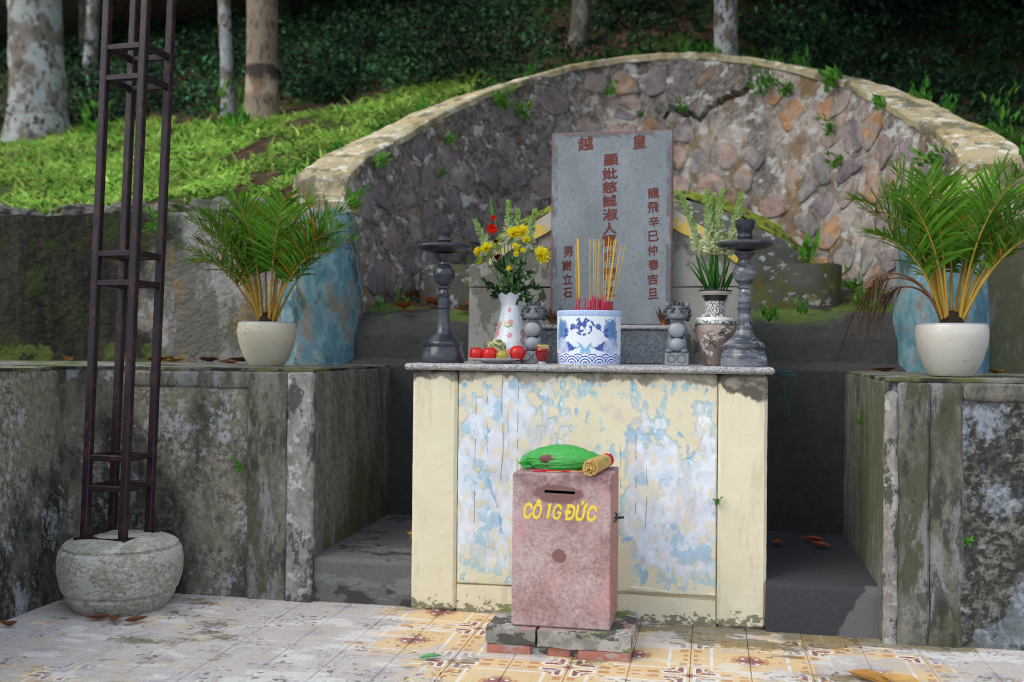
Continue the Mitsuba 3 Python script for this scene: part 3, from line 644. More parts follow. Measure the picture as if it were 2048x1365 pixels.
# ================================================================ horseshoe wall of rubble
HX, HY, HA, HB, HW, HZ0, HZ1 = -.361, 5.134, 1.666, 2.589, .134, 1.85, 3.205
PH0, PH1 = -.02, PI + .02
def crest(ph):
    s = np.sin(ph)
    return np.where(s >= 0, HZ0 + (HZ1 - HZ0) * np.abs(s) ** .93, HZ0 + (HZ1 - HZ0) * s * .5) + .09 * np.clip(1 - s * 3, 0, 1) * (s >= 0)
def ring(ph, off): return np.stack([HX + (HA + off) * np.cos(ph), HY + (HB + off) * np.sin(ph)], -1)
phd = np.linspace(PH0, PH1, 1500)
arcl = np.concatenate([[0], np.cumsum(np.linalg.norm(np.diff(ring(phd, -HW), axis=0), axis=1))])
LEN = arcl[-1]
ph_of = lambda s: np.interp(s, arcl, phd)
def on_wall(s, z, out):
    """A point on the wall's inner face: s along it, z up, out towards the grave."""
    ph = ph_of(s); off = -HW - out - .10 * (crest(ph) - z) / 1.5
    xy = ring(ph, 0); nrm = np.stack([np.cos(ph) / HA, np.sin(ph) / HB], -1); nrm /= np.linalg.norm(nrm, axis=-1, keepdims=True)
    return np.concatenate([xy + nrm * np.asarray(off)[..., None], np.asarray(z, float)[..., None]], -1)
hw = thing('horseshoe_wall', 'curved rubble stone wall rising in a horseshoe behind the gravestone', 'wall')
ns_, nv_ = 640, 130
S, V = np.meshgrid(np.linspace(0, LEN, ns_), np.linspace(0, 1, nv_), indexing='ij')
Z = 1.0 + V * (crest(ph_of(S)) - 1.02)
bump = meshkit.fbm(np.stack([S * 5, Z * 5, S * 0], -1), 4, 41) - .5
# a jagged open crack runs through the upper wall right of the gravestone
CRACK = np.array([(3.47, 2.72), (3.423, 2.786), (3.36, 2.765), (3.324, 2.749), (3.25, 2.735), (3.19, 2.70), (3.155, 2.725), (3.12, 2.78), (3.076, 2.795), (3.0, 2.815), (2.937, 2.84), (2.86, 2.848), (2.788, 2.885)]) - [.27, 0]
def crack_dist(s_, z_):
    zc = np.interp(s_, CRACK[::-1, 0], CRACK[::-1, 1]) + .02 * (meshkit.noise(np.stack([s_ * 40, s_ * 0, s_ * 0], -1), 48) - .5)
    return np.where((s_ > CRACK[-1, 0]) & (s_ < CRACK[0, 0]), z_ - zc, 9)
cd = crack_dist(S, Z)
lip = np.where((cd > 0) & (cd < .3), .028 * (1 - cd / .3), 0) - .08 * np.exp(-(cd / .010) ** 2)
P = on_wall(S, Z, .05 * bump + lip)
sx = np.linspace(0, LEN, ns_); back = on_wall(sx, crest(ph_of(sx)) - .02, np.full(ns_, -.26))
foot = back.copy(); foot[:, 2] = 1.0
P = np.concatenate([P, back[:, None], foot[:, None]], 1); nr = nv_ + 2
idx = np.arange(ns_ * nr).reshape(ns_, nr)
f = np.stack([idx[:-1, :-1], idx[1:, :-1], idx[1:, 1:], idx[:-1, 1:]], -1).reshape(-1, 4)
ends = [[e, e + j, e + j + 1] for e in (0, (ns_ - 1) * nr) for j in range(1, nr - 1)]
obj('mortar_face', trimesh.Trimesh(P.reshape(-1, 3), np.vstack([f[:, [0, 1, 2]], f[:, [0, 2, 3]], ends]), process=False), 'mortar', hw, smooth=50)
# coping: a slab bent along the crest
nc = 240
phs = np.linspace(PH0, PH1, nc); sec = [(-.15, -.05), (-.15, -.012), (-.138, 0), (0, .006), (.135, 0), (.15, -.015), (.15, -.09)]
cv = []
for off, dz in sec:
    xy = ring(phs, 0); nrm = np.stack([np.cos(phs) / HA, np.sin(phs) / HB], -1); nrm /= np.linalg.norm(nrm, axis=-1, keepdims=True)
    w = np.where(off < 0, 1 + .12 * (meshkit.noise(np.stack([phs * 9, phs * 0, phs * 0], -1), 43) - .5), 1)
    cv.append(np.concatenate([xy + nrm * (off * w)[:, None], (crest(phs) + dz + .018 * (meshkit.fbm(np.stack([phs * 11 + off * 9, phs * 0, phs * 0], -1), 3, 44) - .5))[:, None]], 1))
cv = np.stack(cv, 1).reshape(-1, 3); k = len(sec); f = []
for i in range(nc - 1):
    for j in range(k):
        a, b = i * k + j, i * k + (j + 1) % k; f += [[a, b, b + k], [a, b + k, a + k]]
for e in (0, (nc - 1) * k): f += [[e, e + j, e + j + 1] for j in range(1, k - 1)]
m = trimesh.Trimesh(cv, np.array(f), process=True); m.fix_normals()
obj('coping', rough(m, .06, .008, 9, 45), 'lichen_cement', hw, smooth=35)
# stones, one by one
r2 = np.random.default_rng(5)
pts = []
for s in np.arange(.12, LEN - .1, .235):
    for z in np.arange(1.2, 3.4, .2):
        pts.append((s + r2.normal(0, .065) + (.12 if int(round(z / .2)) % 2 else 0), z + r2.normal(0, .05)))
cells = voronoi_polygons(MultiPoint(pts), extend_to=sbox(-1, 0, LEN + 1, 5)).geoms
n_st = 0
for c in sorted(cells, key=lambda c: abs(c.centroid.x - LEN * .4)):
    s0, z0 = c.centroid.x, c.centroid.y
    if not (.05 < s0 < LEN - .05) or z0 < 1.2 or z0 > float(crest(ph_of(s0))) - .13 or n_st >= 290: continue
    ph = float(ph_of(s0)); left = math.cos(ph) < -.25
    if -.085 < float(crack_dist(np.array(s0), np.array(z0))) < .09: continue
    if r2.random() < (.22 if left else .12): continue
    g = affinity.scale(c, *(r2.uniform(.78, 1.0, 2))).buffer(-.022).buffer(.012)
    if g.is_empty or g.area < .004: continue
    b = np.array([g.exterior.interpolate(t, normalized=True).coords[0] for t in np.linspace(0, 1, 14, endpoint=False)])
    ctr = b.mean(0); pr = r2.uniform(.003, .016) * (.7 if left else 1)
    rings = []
    for sc, h in ((1.0, -.035), (.98, pr * .5), (.86, pr * .9), (.5, pr)):
        q = ctr + (b - ctr) * sc
        h = h + .022 * (meshkit.noise(np.concatenate([q * 25, q[:, :1] * 0], 1), 47) - .5) + .05 * (meshkit.fbm(np.concatenate([q * 5, q[:, :1] * 0], 1), 4, 41) - .5)
        rings.append(on_wall(q[:, 0], q[:, 1], h))
    v = np.vstack(rings + [on_wall(np.array([ctr[0]]), np.array([ctr[1]]), np.array([pr + .003 + .05 * (float(meshkit.fbm(np.array([[ctr[0] * 5, ctr[1] * 5, 0]]), 4, 41)[0]) - .5)]))])
    f = []
    for a in range(3):
        for i in range(14):
            j = (i + 1) % 14; f += [[a * 14 + i, a * 14 + j, a * 14 + 14 + j], [a * 14 + i, a * 14 + 14 + j, a * 14 + 14 + i]]
    f += [[42 + i, 42 + (i + 1) % 14, 56] for i in range(14)]
    kind = r2.choice(4, p=[.06, .5, .14, .3] if left else [.26, .27, .25, .22])
    obj('stone', trimesh.Trimesh(v, np.array(f), process=False), STONES[kind][0], hw, smooth=True)
    n_st += 1
# a dark crack runs along the upper stones: a narrow open joint with a raised broken lip
def wall_at(x_s, z): return on_wall(np.array([x_s]), np.array([z]), np.array([.03]))[0]

# end pillars
for cx, lab in ((-2.0, 'blue peeling round pillar behind the left palm'), (1.06, 'blue peeling round pillar behind the right palm')):
    pl = thing('round_pillar', lab, 'pillar', )
    m = lathe(curve_profile([(0, .9), (.21, .9), (.212, 1.1), (.2, 1.4), (.17, 1.7), (.166, 1.735), (.155, 1.745), (0, 1.75)], 5), 48)
    m.apply_translation([cx, 5.12, 0])
    obj('shaft', rough(m, .06, .003, 7, 51), 'peeling_blue', pl, smooth=40)
    obj('cap', rough(lathe([(0, 1.745), (.15, 1.745), (.14, 1.79), (.06, 1.82), (0, 1.825)], 24, (cx + .02, 5.14, 0)), .05, .014, 9, 52), 'lichen_cement', pl, smooth=40)

# ================================================================ hillside
def hill(x, y):
    x, y = np.asarray(x, float), np.asarray(y, float)
    k = .36 + .07 * np.clip((x + 6) / 3, 0, 1) + .11 * np.clip((x + 3) / 2.5, 0, 1) - .17 * np.clip((x - .2) / 1.3, 0, 1)
    base = 1.73 - .05 * np.clip(x - .5, 0, 1)
    z = base + k * np.clip(y - 5.15, 0, None)
    z = z + .14 * np.clip(y - 9.5, 0, None) + .05 * np.clip(y - 8, 0, 3)
    e = np.sqrt(((x - HX) / (HA + .1)) ** 2 + ((y - HY) / (HB + .1)) ** 2)
    ph = np.arctan2((y - HY) / HB, (x - HX) / HA)
    near = np.clip(1 - (e - 1) / .28, 0, 1); near = near * near * (3 - 2 * near)
    z = z * (1 - near) + near * np.minimum(crest(np.clip(ph, 0, PI)) - .05, z + .5)
    return z + .10 * (meshkit.fbm(np.stack([x * .8, y * .8, x * 0], -1), 4, 61) - .5)
def axis(*segs): return np.unique(np.concatenate([np.arange(a, b, s) for a, b, s in segs]))
gx = axis((-60, -9, 1.5), (-9, 4, .1), (4, 60, 1.5)); gy = axis((5.19, 5.195, .1), (5.2, 9.2, .1), (9.2, 16, .3), (16, 90, 1.5))
GX, GY = np.meshgrid(gx, gy, indexing='ij')
GZ = hill(GX, GY)
GZ[:, 0] = 1.0
idx = np.arange(GX.size).reshape(GX.shape)
q = np.stack([idx[:-1, :-1], idx[1:, :-1], idx[1:, 1:], idx[:-1, 1:]], -1).reshape(-1, 4)
cx, cy = GX.ravel()[q].mean(1), GY.ravel()[q].mean(1)
q = q[((cx - HX) / HA) ** 2 + ((cy - HY) / HB) ** 2 > 1.0]
struct('hillside', trimesh.Trimesh(np.stack([GX.ravel(), GY.ravel(), GZ.ravel()], 1), np.vstack([q[:, [0, 1, 2]], q[:, [0, 2, 3]]]), process=False), 'leaf_litter', smooth=True)
struct('ground', ext(sbox(-80, -60, 80, 5.0).difference(sbox(-2.74, -1.5, 4.4, 5.0)), -.6, -.02), 'leaf_litter')

# ================================================================ altar
al = thing('altar', 'cream altar with peeling blue and white paint on its front', 'altar')
AX0, AX1, AY = -1.164, .213, 3.964
obj('core', chbox(AX0 + .012, AX1 - .012, AY + .03, 4.56, 0, .953, .004), 'cream_paint', al)
obj('pilaster', rough(chbox(AX0, -.9815, AY, 4.56, 0, .953, .011), .025, .0012, 22, 71), 'cream_paint', al, smooth=40)
obj('pilaster', rough(chbox(.0325, AX1, AY, 4.56, 0, .953, .011), .025, .0012, 22, 72), 'cream_paint', al, smooth=40)
obj('front_panel', rough(chbox(-.9775, .0285, AY + .006, AY + .05, .1125, .953, .006), .03, .003, 18, 73), 'peeling_paint', al, smooth=40)
xs = np.linspace(-.977, .028, 40)
jag = .1085 + .010 * (meshkit.fbm(np.stack([xs * 9, xs * 0, xs * 0], -1), 4, 74) - .5) - .012 * np.clip((xs + .5) / .5, 0, 1)
base = Polygon([(-.9775, 0)] + [(x, z) for x, z in zip(xs, jag)] + [(.0285, 0)])
m = ext(base, 0, .042); v = np.array(m.vertices); m.vertices = np.stack([v[:, 0], AY + .05 - v[:, 2], v[:, 1]], 1); m.fix_normals()
obj('base_course', rough(m, .03, .002, 20, 75), 'cream_paint', al, smooth=40)
for x0, x1, z0, z1 in ((-.30, -.2, .118, .135), (-.2, -.14, .116, .128), (.0, .026, .115, .124)):
    obj('lifted_paint', rough(chbox(x0, x1, AY + .001, AY + .02, z0, z1, .003), .02, .005, 30, 76), 'cream_paint', al, smooth=40)
slab = thing('altar_slab', 'thin speckled grey granite slab on top of the altar', 'slab')
obj('slab_sheet', chbox(-1.192, .238, 3.93, 4.62, .955, .98, .009), 'grey_granite', slab, smooth=40)

# gravestone group
bs = thing('granite_step', 'dark speckled granite step below the upright gravestone', 'step')
obj('block', chbox(-.735, -.125, 4.46, 4.6, .982, 1.128, .003), 'dark_granite', bs)
obj('ledge', chbox(-.75, -.11, 4.445, 4.6, 1.129, 1.147, .005), 'grey_granite', bs)
gs = thing('gravestone', 'tall upright grey gravestone with red carved characters', 'gravestone')
# outlines of the carved characters: polygons, each an outer ring and its holes, x and y in fiftieths of the character's box
GLYPHS = {
    '皇': [[[0,5,1,6,22,6,21,8,6,8,5,13,6,14,21,14,22,15,21,16,3,16,3,21,4,22,46,22,47,21,46,16,28,16,29,14,44,14,44,8,29,8,28,6,49,6,50,5,50,0,0,0]],[[5,44,6,45,20,45,23,50,28,49,29,48,28,45,44,45,45,43,45,24,44,23,6,23,5,24],[12,29,37,29,37,30,12,31],[12,37,37,37,37,39,12,39]]],
    '越': [[[0,2,3,14,4,26,8,26,9,25,9,18,10,16,11,16,11,27,1,27,0,28,1,33,10,34,10,37,2,38,2,43,10,43,10,44,10,49,15,50,16,49,16,43,23,43,24,41,33,41,33,49,38,50,39,48,42,49,44,48,48,43,48,41,49,40,49,35,44,35,48,32,47,26,44,21,46,21,49,19,49,11,46,8,50,6,48,1,18,1,11,4,8,7,5,0,3,0],[43,16,44,14,44,20,42,18],[40,35,40,28,41,29,44,35],[41,41,39,43,39,41],[38,11,34,7,41,8],[30,22,34,23,33,35,30,35],[17,9,23,7,28,7,27,11,31,14,33,16,24,11,21,15,21,17,17,17],[16,34,23,33,23,37,16,37],[17,23,23,23,23,27,17,27]]],
    '顯': [[[0,4,3,11,1,13,0,16,0,17,3,20,1,23,1,26,3,28,4,30,2,32,3,50,48,50,49,49,48,44,41,44,40,43,40,41,47,41,48,41,48,11,45,10,50,5,50,3,48,1,45,0,38,8,28,0,27,0,23,3,21,8,21,4,20,3,17,2,15,4,15,2,13,1,9,2,9,7,8,7,6,2,4,0,0,1],[33,17,42,16,42,18,33,19],[33,33,42,33,42,35,33,35],[33,25,42,24,42,27,33,27],[37,10,38,9,38,10],[26,40,28,41,33,41,33,43,27,44],[27,11,28,8,30,10,28,10],[24,30,27,29,27,31,24,31],[27,24,25,23,27,22],[20,9,21,8,21,8],[8,43,20,43,21,44,9,44],[9,38,9,36,21,37,20,38],[10,30,15,28,16,31,10,31],[14,22,15,19,16,20],[13,23,13,22,14,22],[9,13,8,13,8,12]]],
    '妣': [[[0,5,6,10,7,13,1,19,4,32,0,34,0,38,6,40,7,49,8,50,13,49,13,47,12,39,18,39,19,39,20,49,25,49,26,33,33,33,33,49,39,49,39,33,44,38,46,37,49,35,49,33,46,30,39,25,39,7,43,7,43,13,45,15,50,12,50,7,48,3,46,1,36,1,33,3,32,6,20,0,18,4,15,4,12,8,6,1,4,0,2,0,0,3],[26,11,33,13,32,26,26,26],[16,14,19,11,19,27,18,27],[8,20,9,19,10,20,12,33,11,33]]],
    '慈': [[[0,4,5,15,2,17,1,21,6,23,8,26,3,26,2,26,1,30,7,36,8,37,0,37,0,39,0,43,11,43,10,47,14,50,16,49,20,43,29,43,32,49,35,50,39,48,38,43,49,43,50,43,50,37,42,37,46,35,46,33,42,29,46,24,49,18,48,16,45,14,50,7,49,4,44,2,40,9,38,2,34,0,15,0,12,4,12,15,13,15,18,15,19,6,26,6,20,13,21,16,20,17,8,16,11,15,11,12,6,2,1,3],[37,37,34,32,36,33,40,37],[27,7,32,6,33,12,39,11,37,15,40,17,27,16,27,15,30,11,31,9],[38,25,37,23,39,23],[20,28,25,22,30,26,24,26,22,30],[21,37,24,35,24,32,25,32,29,37],[12,33,16,33,19,37,16,37],[14,23,15,22,16,23,16,24]]],
    '誠': [[[0,41,7,41,5,46,4,48,8,50,10,50,11,49,14,43,14,41,18,41,19,40,33,41,34,50,39,50,40,49,43,50,49,43,49,41,48,41,49,40,49,35,48,34,39,34,39,31,40,26,43,33,46,32,48,31,45,20,42,12,42,9,43,8,45,15,46,15,50,12,48,2,45,0,42,0,37,5,32,0,31,0,27,3,28,6,23,6,20,0,18,0,15,2,8,2,6,0,2,0,2,20,3,20,17,20,18,19,18,22,17,21,3,21,2,22,2,26,3,27,17,27,18,26,18,29,16,28,3,28,2,29,2,33,3,34,17,34,18,33,18,35,0,35,0,36],[43,41,39,44,39,41],[34,21,33,11,35,13,35,20],[25,30,33,30,33,34,25,34],[24,13,25,12,27,12,27,24,25,24],[8,9,12,8,12,14,8,14]]],
    '淑': [[[8,24,0,32,3,35,4,35,10,31,12,33,18,33,18,49,19,50,24,50,25,43,29,43,30,46,48,45,48,44,47,32,42,15,46,8,49,5,50,4,47,0,45,0,38,8,30,0,27,0,25,3,23,1,21,0,15,0,13,6,19,7,18,17,15,8,13,8,10,10,6,1,4,1,0,4,7,21,9,22,12,19,13,25,18,25,19,27,12,27,10,24],[36,40,37,38,37,35,39,26,40,31,41,39],[25,25,28,26,30,25,33,15,34,15,35,17,32,27,25,27],[25,6,28,7,32,12,29,11,28,12,27,17,25,18],[24,34,31,33,31,37,25,37]],[[2,47,5,49,6,50,14,43,14,41,11,38,10,38,2,45]]],
    '人': [[[0,4,0,5,1,6,6,9,12,15,17,23,20,34,21,49,22,50,27,50,28,49,27,40,28,34,33,22,38,14,44,9,49,6,50,4,46,0,44,0,38,4,32,11,25,24,20,14,11,4,5,0,4,0]]],
    '龔': [[[0,8,0,11,0,12,12,13,12,14,3,14,3,15,3,18,3,19,3,35,0,36,0,40,1,40,5,41,1,42,2,47,9,47,9,49,14,50,17,47,25,46,26,49,31,49,32,47,48,47,49,46,49,43,47,42,47,35,46,34,45,31,45,27,50,26,50,22,49,20,46,19,47,14,37,14,37,13,37,12,49,12,50,12,49,7,44,7,50,4,50,2,47,0,46,0,37,3,29,4,28,7,22,7,21,6,18,4,3,0,0,2,0,5,6,6,7,7],[19,13,19,12,30,13,30,14],[22,20,28,19,26,22,25,35,24,35,24,22],[22,41,25,40,26,41,22,41],[11,41,14,40,15,41,12,41],[9,20,12,19,14,22,13,24,9,24]]],
    '府': [[[0,2,2,8,4,17,4,43,4,44,23,44,22,49,25,50,28,50,31,44,50,44,50,38,44,37,44,31,50,31,50,25,44,25,44,3,42,1,39,0,31,0,30,4,30,6,37,6,37,25,21,26,21,1,20,0,15,0,14,0,14,18,12,17,10,17,9,8,6,1,5,0,3,0],[23,32,37,31,37,37,25,38],[10,25,11,25,14,29,17,35,17,38,10,37]],[[24,22,27,24,30,23,36,13,34,11,30,10,29,11,24,20]]],
    '門': [[[25,49,26,50,49,50,50,49,50,6,49,2,47,1,34,0,33,2,32,4,33,7,42,7,42,27,26,27,25,28],[32,33,42,33,42,36,33,36],[32,42,42,41,42,43,33,44]],[[0,49,1,50,22,50,23,49,23,28,22,28,7,27,7,1,5,0,0,1],[7,34,16,34,16,36,7,36],[7,44,7,41,16,42,16,44]]],
    '之': [[[0,6,6,12,12,13,19,18,26,24,34,32,2,33,2,39,23,39,22,42,19,46,19,47,24,50,28,44,31,39,42,39,45,37,44,33,35,23,27,16,18,9,19,8,24,7,50,8,50,5,48,1,23,0,17,2,10,6,4,0,3,0,0,3]]],
    '墓': [[[0,9,0,11,7,14,8,15,1,16,1,16,1,21,7,22,6,23,6,38,8,40,2,40,2,46,13,46,14,50,19,49,19,46,30,46,30,49,36,50,37,46,47,46,48,45,48,40,42,40,43,39,43,22,48,21,49,21,48,16,42,15,50,11,48,7,46,6,47,5,46,0,4,0,3,1,3,6,2,6],[45,6,39,9,38,8,28,8,28,6],[28,16,28,13,33,14,32,15],[6,6,21,6,22,7,21,8,11,8,10,9],[17,14,21,13,22,15,18,15]]],
    '龍': [[[0,29,0,34,5,35,4,39,1,40,1,45,9,45,9,48,10,49,14,50,16,45,25,45,25,44,26,49,27,50,32,50,32,46,48,46,49,41,48,40,32,40,32,38,46,38,47,37,47,26,46,25,47,24,47,20,46,19,47,18,47,15,46,13,47,12,47,9,50,8,49,2,45,0,30,0,27,2,26,4,26,28,24,29,23,2,21,1,19,0,14,0,12,4,12,6,17,6,17,10,9,10,9,0,4,0,2,1,2,27,3,28],[32,6,43,6,43,7,32,8],[26,32,26,31,40,31,40,32],[22,39,21,35,26,35,26,40,25,39],[9,17,9,16,17,16,17,17],[9,23,9,22,17,22,17,23],[11,39,11,35,14,35,16,39]]],
    '飛': [[[0,4,4,9,7,20,7,22,1,23,1,29,8,29,8,33,3,32,1,36,1,38,12,41,14,43,4,43,3,48,4,50,35,50,37,48,37,45,42,49,44,49,47,47,47,45,43,42,48,39,48,37,47,35,49,33,49,28,46,25,48,24,48,22,43,18,48,15,48,13,47,11,50,9,49,3,47,0,41,0,36,3,33,10,31,22,26,22,26,1,25,0,20,0,19,22,14,22,12,10,8,4,5,0,3,0,0,2],[39,12,42,7,44,7,44,10,43,11,40,13],[39,36,42,32,44,31,43,34,41,36],[38,22,39,22,41,25,38,26],[26,29,35,29,32,35,31,43,26,43],[14,35,14,29,20,29,20,37],[20,43,19,43,19,42]]],
    '辛': [[[0,24,0,29,0,30,13,30,10,37,4,37,4,42,4,43,21,43,20,48,23,50,25,50,29,43,46,43,46,42,46,38,45,37,40,37,37,30,49,30,50,29,50,24,49,23,28,23,28,18,47,18,48,17,48,13,47,12,28,12,28,0,27,0,21,0,21,12,3,12,3,13,3,18,21,18,21,23],[18,37,20,30,30,30,32,35,32,37]]],
    '巳': [[[0,50,43,50,43,21,37,21,36,24,7,24,7,9,8,7,10,7,38,7,40,7,41,9,42,15,44,17,50,13,48,5,44,1,40,0,8,0,3,2,1,3,0,6],[7,43,7,31,36,31,36,43]]],
    '仲': [[[16,39,29,40,29,49,34,50,36,49,36,40,49,40,50,39,50,14,45,14,43,14,43,17,36,17,36,1,34,0,29,0,29,17,22,17,21,14,16,14],[36,23,43,23,43,33,36,33],[22,23,29,23,29,33,22,33]],[[0,29,6,36,12,49,15,50,18,49,18,45,13,37,13,1,12,0,7,0,7,25,4,23,3,23,0,28]]],
    '春': [[[0,15,0,18,7,22,10,25,1,26,0,31,1,31,15,31,15,32,5,32,5,38,18,38,19,39,4,40,3,41,4,45,20,46,21,49,22,50,23,50,27,49,27,46,45,46,46,45,46,41,45,40,26,40,26,39,44,38,44,37,44,32,23,32,23,32,48,31,49,31,49,26,39,25,42,22,50,17,50,16,46,12,45,12,40,15,40,2,39,0,33,0,32,2,17,2,15,0,10,0,10,1,10,15,4,12],[16,16,32,16,33,18,16,18],[16,8,32,8,33,10,16,10],[20,26,19,24,31,24,30,26]]],
    '吉': [[[0,42,1,43,21,43,21,49,28,50,28,48,29,43,49,43,50,42,50,37,49,36,28,36,29,32,46,32,47,26,46,25,4,25,3,26,4,32,21,32,21,36,1,36,0,37]],[[6,21,7,22,43,22,44,21,44,0,43,0,37,0,37,2,14,2,12,0,7,0,6,1],[13,9,37,8,37,15,13,16]]],
    '旦': [[[0,6,1,7,49,7,50,6,50,1,49,0,1,0,0,1]],[[8,49,8,50,42,50,42,49,42,13,42,12,8,12,8,13],[14,20,35,19,36,27,15,27],[14,35,35,34,36,42,15,43]]],
    '男': [[[3,0,0,6,1,6,8,8,13,10,18,16,2,16,1,17,2,23,21,23,22,24,22,25,6,25,6,50,47,50,47,25,30,25,29,24,29,23,49,23,50,22,47,6,44,1,30,0,28,4,29,7,39,7,41,10,41,16,27,16,24,10,20,7,12,2,7,0],[30,32,40,31,40,34,30,35],[30,41,40,41,40,43,30,44],[13,32,23,31,23,34,13,35],[13,41,23,41,23,43,13,44]]],
    '謝': [[[0,40,6,41,4,46,4,48,9,49,11,46,12,41,16,41,16,43,20,44,22,49,24,50,28,49,27,44,32,44,33,38,40,38,41,49,46,49,47,38,50,37,50,32,46,31,46,2,41,0,36,0,35,1,34,6,40,6,41,16,35,15,33,22,32,4,32,2,30,0,22,0,21,0,20,5,26,6,25,11,19,6,16,4,15,2,8,2,7,0,3,0,1,1,1,19,2,20,14,20,14,21,3,21,2,22,2,26,3,27,15,27,16,26,16,28,3,28,2,29,2,33,3,34,15,34,16,33,16,35,0,35,0,36],[36,30,39,21,40,21,40,31,32,31,33,30],[22,36,26,36,26,38,22,38],[22,31,22,29,26,29,26,31],[23,23,23,23,26,23,26,24],[16,17,16,11,22,16,21,17],[7,9,10,8,10,14,7,14]]],
    '立': [[[0,0,0,6,0,6,15,7,10,28,10,31,12,32,3,33,2,33,3,39,22,39,20,48,23,50,25,50,27,47,29,39,47,39,47,39,47,33,39,32,40,31,40,28,34,7,49,6,50,6,49,0],[16,32,21,11,20,7,26,6,31,19,34,32]]],
    '石': [[[0,18,6,24,10,29,16,41,15,43,2,43,2,44,2,50,49,50,50,49,50,44,49,43,23,43,19,32,19,31,46,31,46,31,46,0,40,0,39,4,18,4,18,1,17,0,12,0,11,1,11,18,5,13,3,13,0,16],[18,11,39,11,39,24,18,24]]]}
def glyph(ch, cx, cz, w, h, slant=.10):
    out = []
    for poly in GLYPHS[ch]:
        rings = [[(r[i] / 50 - .5, r[i + 1] / 50 - .5) for i in range(0, len(r), 2)] for r in poly]
        g = Polygon(rings[0], rings[1:]).buffer(0)
        g = affinity.affine_transform(g, [w, w * -.04, h * slant, h, 0, 0]).buffer(.0003)
        out += list(getattr(g, 'geoms', [g]))
    def solid(gs_, y0, y1):
        m = cat([trimesh.creation.extrude_polygon(g, y1 - y0, engine='earcut') for g in gs_ if not g.is_empty])
        v = np.array(m.vertices); m.vertices = np.stack([cx + v[:, 0], y1 - v[:, 2], cz + v[:, 1]], 1); m.fix_normals(); return m
    for g in out: cutters.append(solid([g], 4.52, 4.5365))
    return solid([g.buffer(-.0003) for g in out], 4.5345, 4.5372)
cutters = []
def column(chars, cx, z0, z1, w, h):
    for ch, z in zip(chars, np.linspace(z0, z1, len(chars))):
        obj('character', glyph(ch, cx + random.uniform(-.004, .004), z, w * random.uniform(.92, 1.06), h), 'red_paint', gs)
# heights read off the stone
column('越', -.547, 1.951, 1.951, .072, .062)
column('皇', -.312, 1.953, 1.953, .062, .062)
column('顯妣慈誠淑人', -.436, 1.876, 1.575, .066, .053)
column('龔府門之墓', -.441, 1.520, 1.225, .060, .054)
column('龍飛辛巳仲春吉旦', -.247, 1.727, 1.287, .047, .047)
column('男謝立石', -.624, 1.474, 1.290, .042, .046)

tablet = mani(rough(chbox(-.700, -.165, 4.532, 4.597, 1.149, 2.003, .006), .06, .001, 9, 81))
obj('tablet', tri(tablet - m3.Manifold.batch_boolean([mani(c) for c in cutters], m3.OpType.Add)), 'stele_stone', gs)

# screen wall behind the stone, with yellow shoulders
hs = thing('headstone_screen', 'grey cement screen with yellow shoulders standing behind the gravestone', 'screen')
def scr(x): # half-profile, x from the axis outwards
    return np.interp(x, [0, .27, .36, .46, .54, .60, .66], [1.72, 1.66, 1.60, 1.535, 1.45, 1.425, 1.42])
ax = np.linspace(-.655, .605, 90)
def xz_prism(poly, y0, y1):
    m = ext(poly, 0, y1 - y0); v = np.array(m.vertices); m.vertices = np.stack([v[:, 0], y1 - v[:, 2], v[:, 1]], 1); m.fix_normals(); return m
prof = Polygon([(-.433 + ax[0], .95)] + [(-.433 + x, float(scr(abs(x)))) for x in ax] + [(-.433 + ax[-1], .95)])
low = prof.intersection(sbox(-2, .95, 2, 1.318)); hi = prof.intersection(sbox(-2, 1.324, 2, 2))
obj('lower_block', rough(xz_prism(low, 4.6, 4.8), .04, .005, 9, 83), 'grey_cement', hs, smooth=40)
obj('upper_block', rough(xz_prism(hi, 4.602, 4.8), .04, .005, 9, 84), 'grey_cement', hs, smooth=40)
for sgn in (-1, 1):
    xx = np.linspace(.2, .56, 24)
    th = np.interp(xx, [.2, .3, .45, .56], [.085, .08, .05, .02])
    tp = [(-.433 + sgn * x, float(scr(x)) + .006) for x in xx]; bt = [(-.433 + sgn * x, float(scr(x)) - t) for x, t in zip(xx, th)]
    obj('yellow_shoulder', rough(xz_prism(Polygon(tp + bt[::-1]), 4.585, 4.79), .03, .004, 14, 85), 'yellow_lime', hs, smooth=40)

# burial mound behind the screen
gm = thing('grave_mound', 'mossy domed grave mound behind the gravestone', 'grave')
d = trimesh.creation.icosphere(5); v = np.array(d.vertices)
MC, MR = np.array([-.41, 6.15, 1.22]), np.array([1.08, .9, .74])
v = v * MR; v = v[:, :] + MC; d.vertices = v
obj('dome', rough(d, .08, .02, 5, 91), 'mossy_mound', gm, smooth=True)
# a thick moss cushion along the dome's rim
mv = []
tt = np.linspace(.02 * PI, .98 * PI, 70); bw = np.linspace(0, 1, 8)
for t in tt:
    for b in bw:
        lat = .12 + .62 * b
        dirv = np.array([math.cos(t), -math.cos(lat) * .0 - (1 - b) * .62, 0]); dirv = np.array([math.cos(t), -(1 - b) * .55 + .1, math.sin(t)])
        dirv /= np.linalg.norm(dirv); mv.append(MC + dirv * MR * 1.0 + dirv * .018 * math.sin(PI * min(1, max(0, b))) )
mv = np.array(mv); nn = meshkit.fbm(mv * 16, 3, 92) - .45
mv = mv + unit(mv - MC) * (.05 * nn + .004)[:, None]
idx = np.arange(70 * 8).reshape(70, 8); q = np.stack([idx[:-1, :-1], idx[1:, :-1], idx[1:, 1:], idx[:-1, 1:]], -1).reshape(-1, 4)
obj('moss_cushion', trimesh.Trimesh(mv, np.vstack([q[:, [0, 1, 2]], q[:, [0, 2, 3]]]), process=False), 'green_moss', gm, smooth=True)
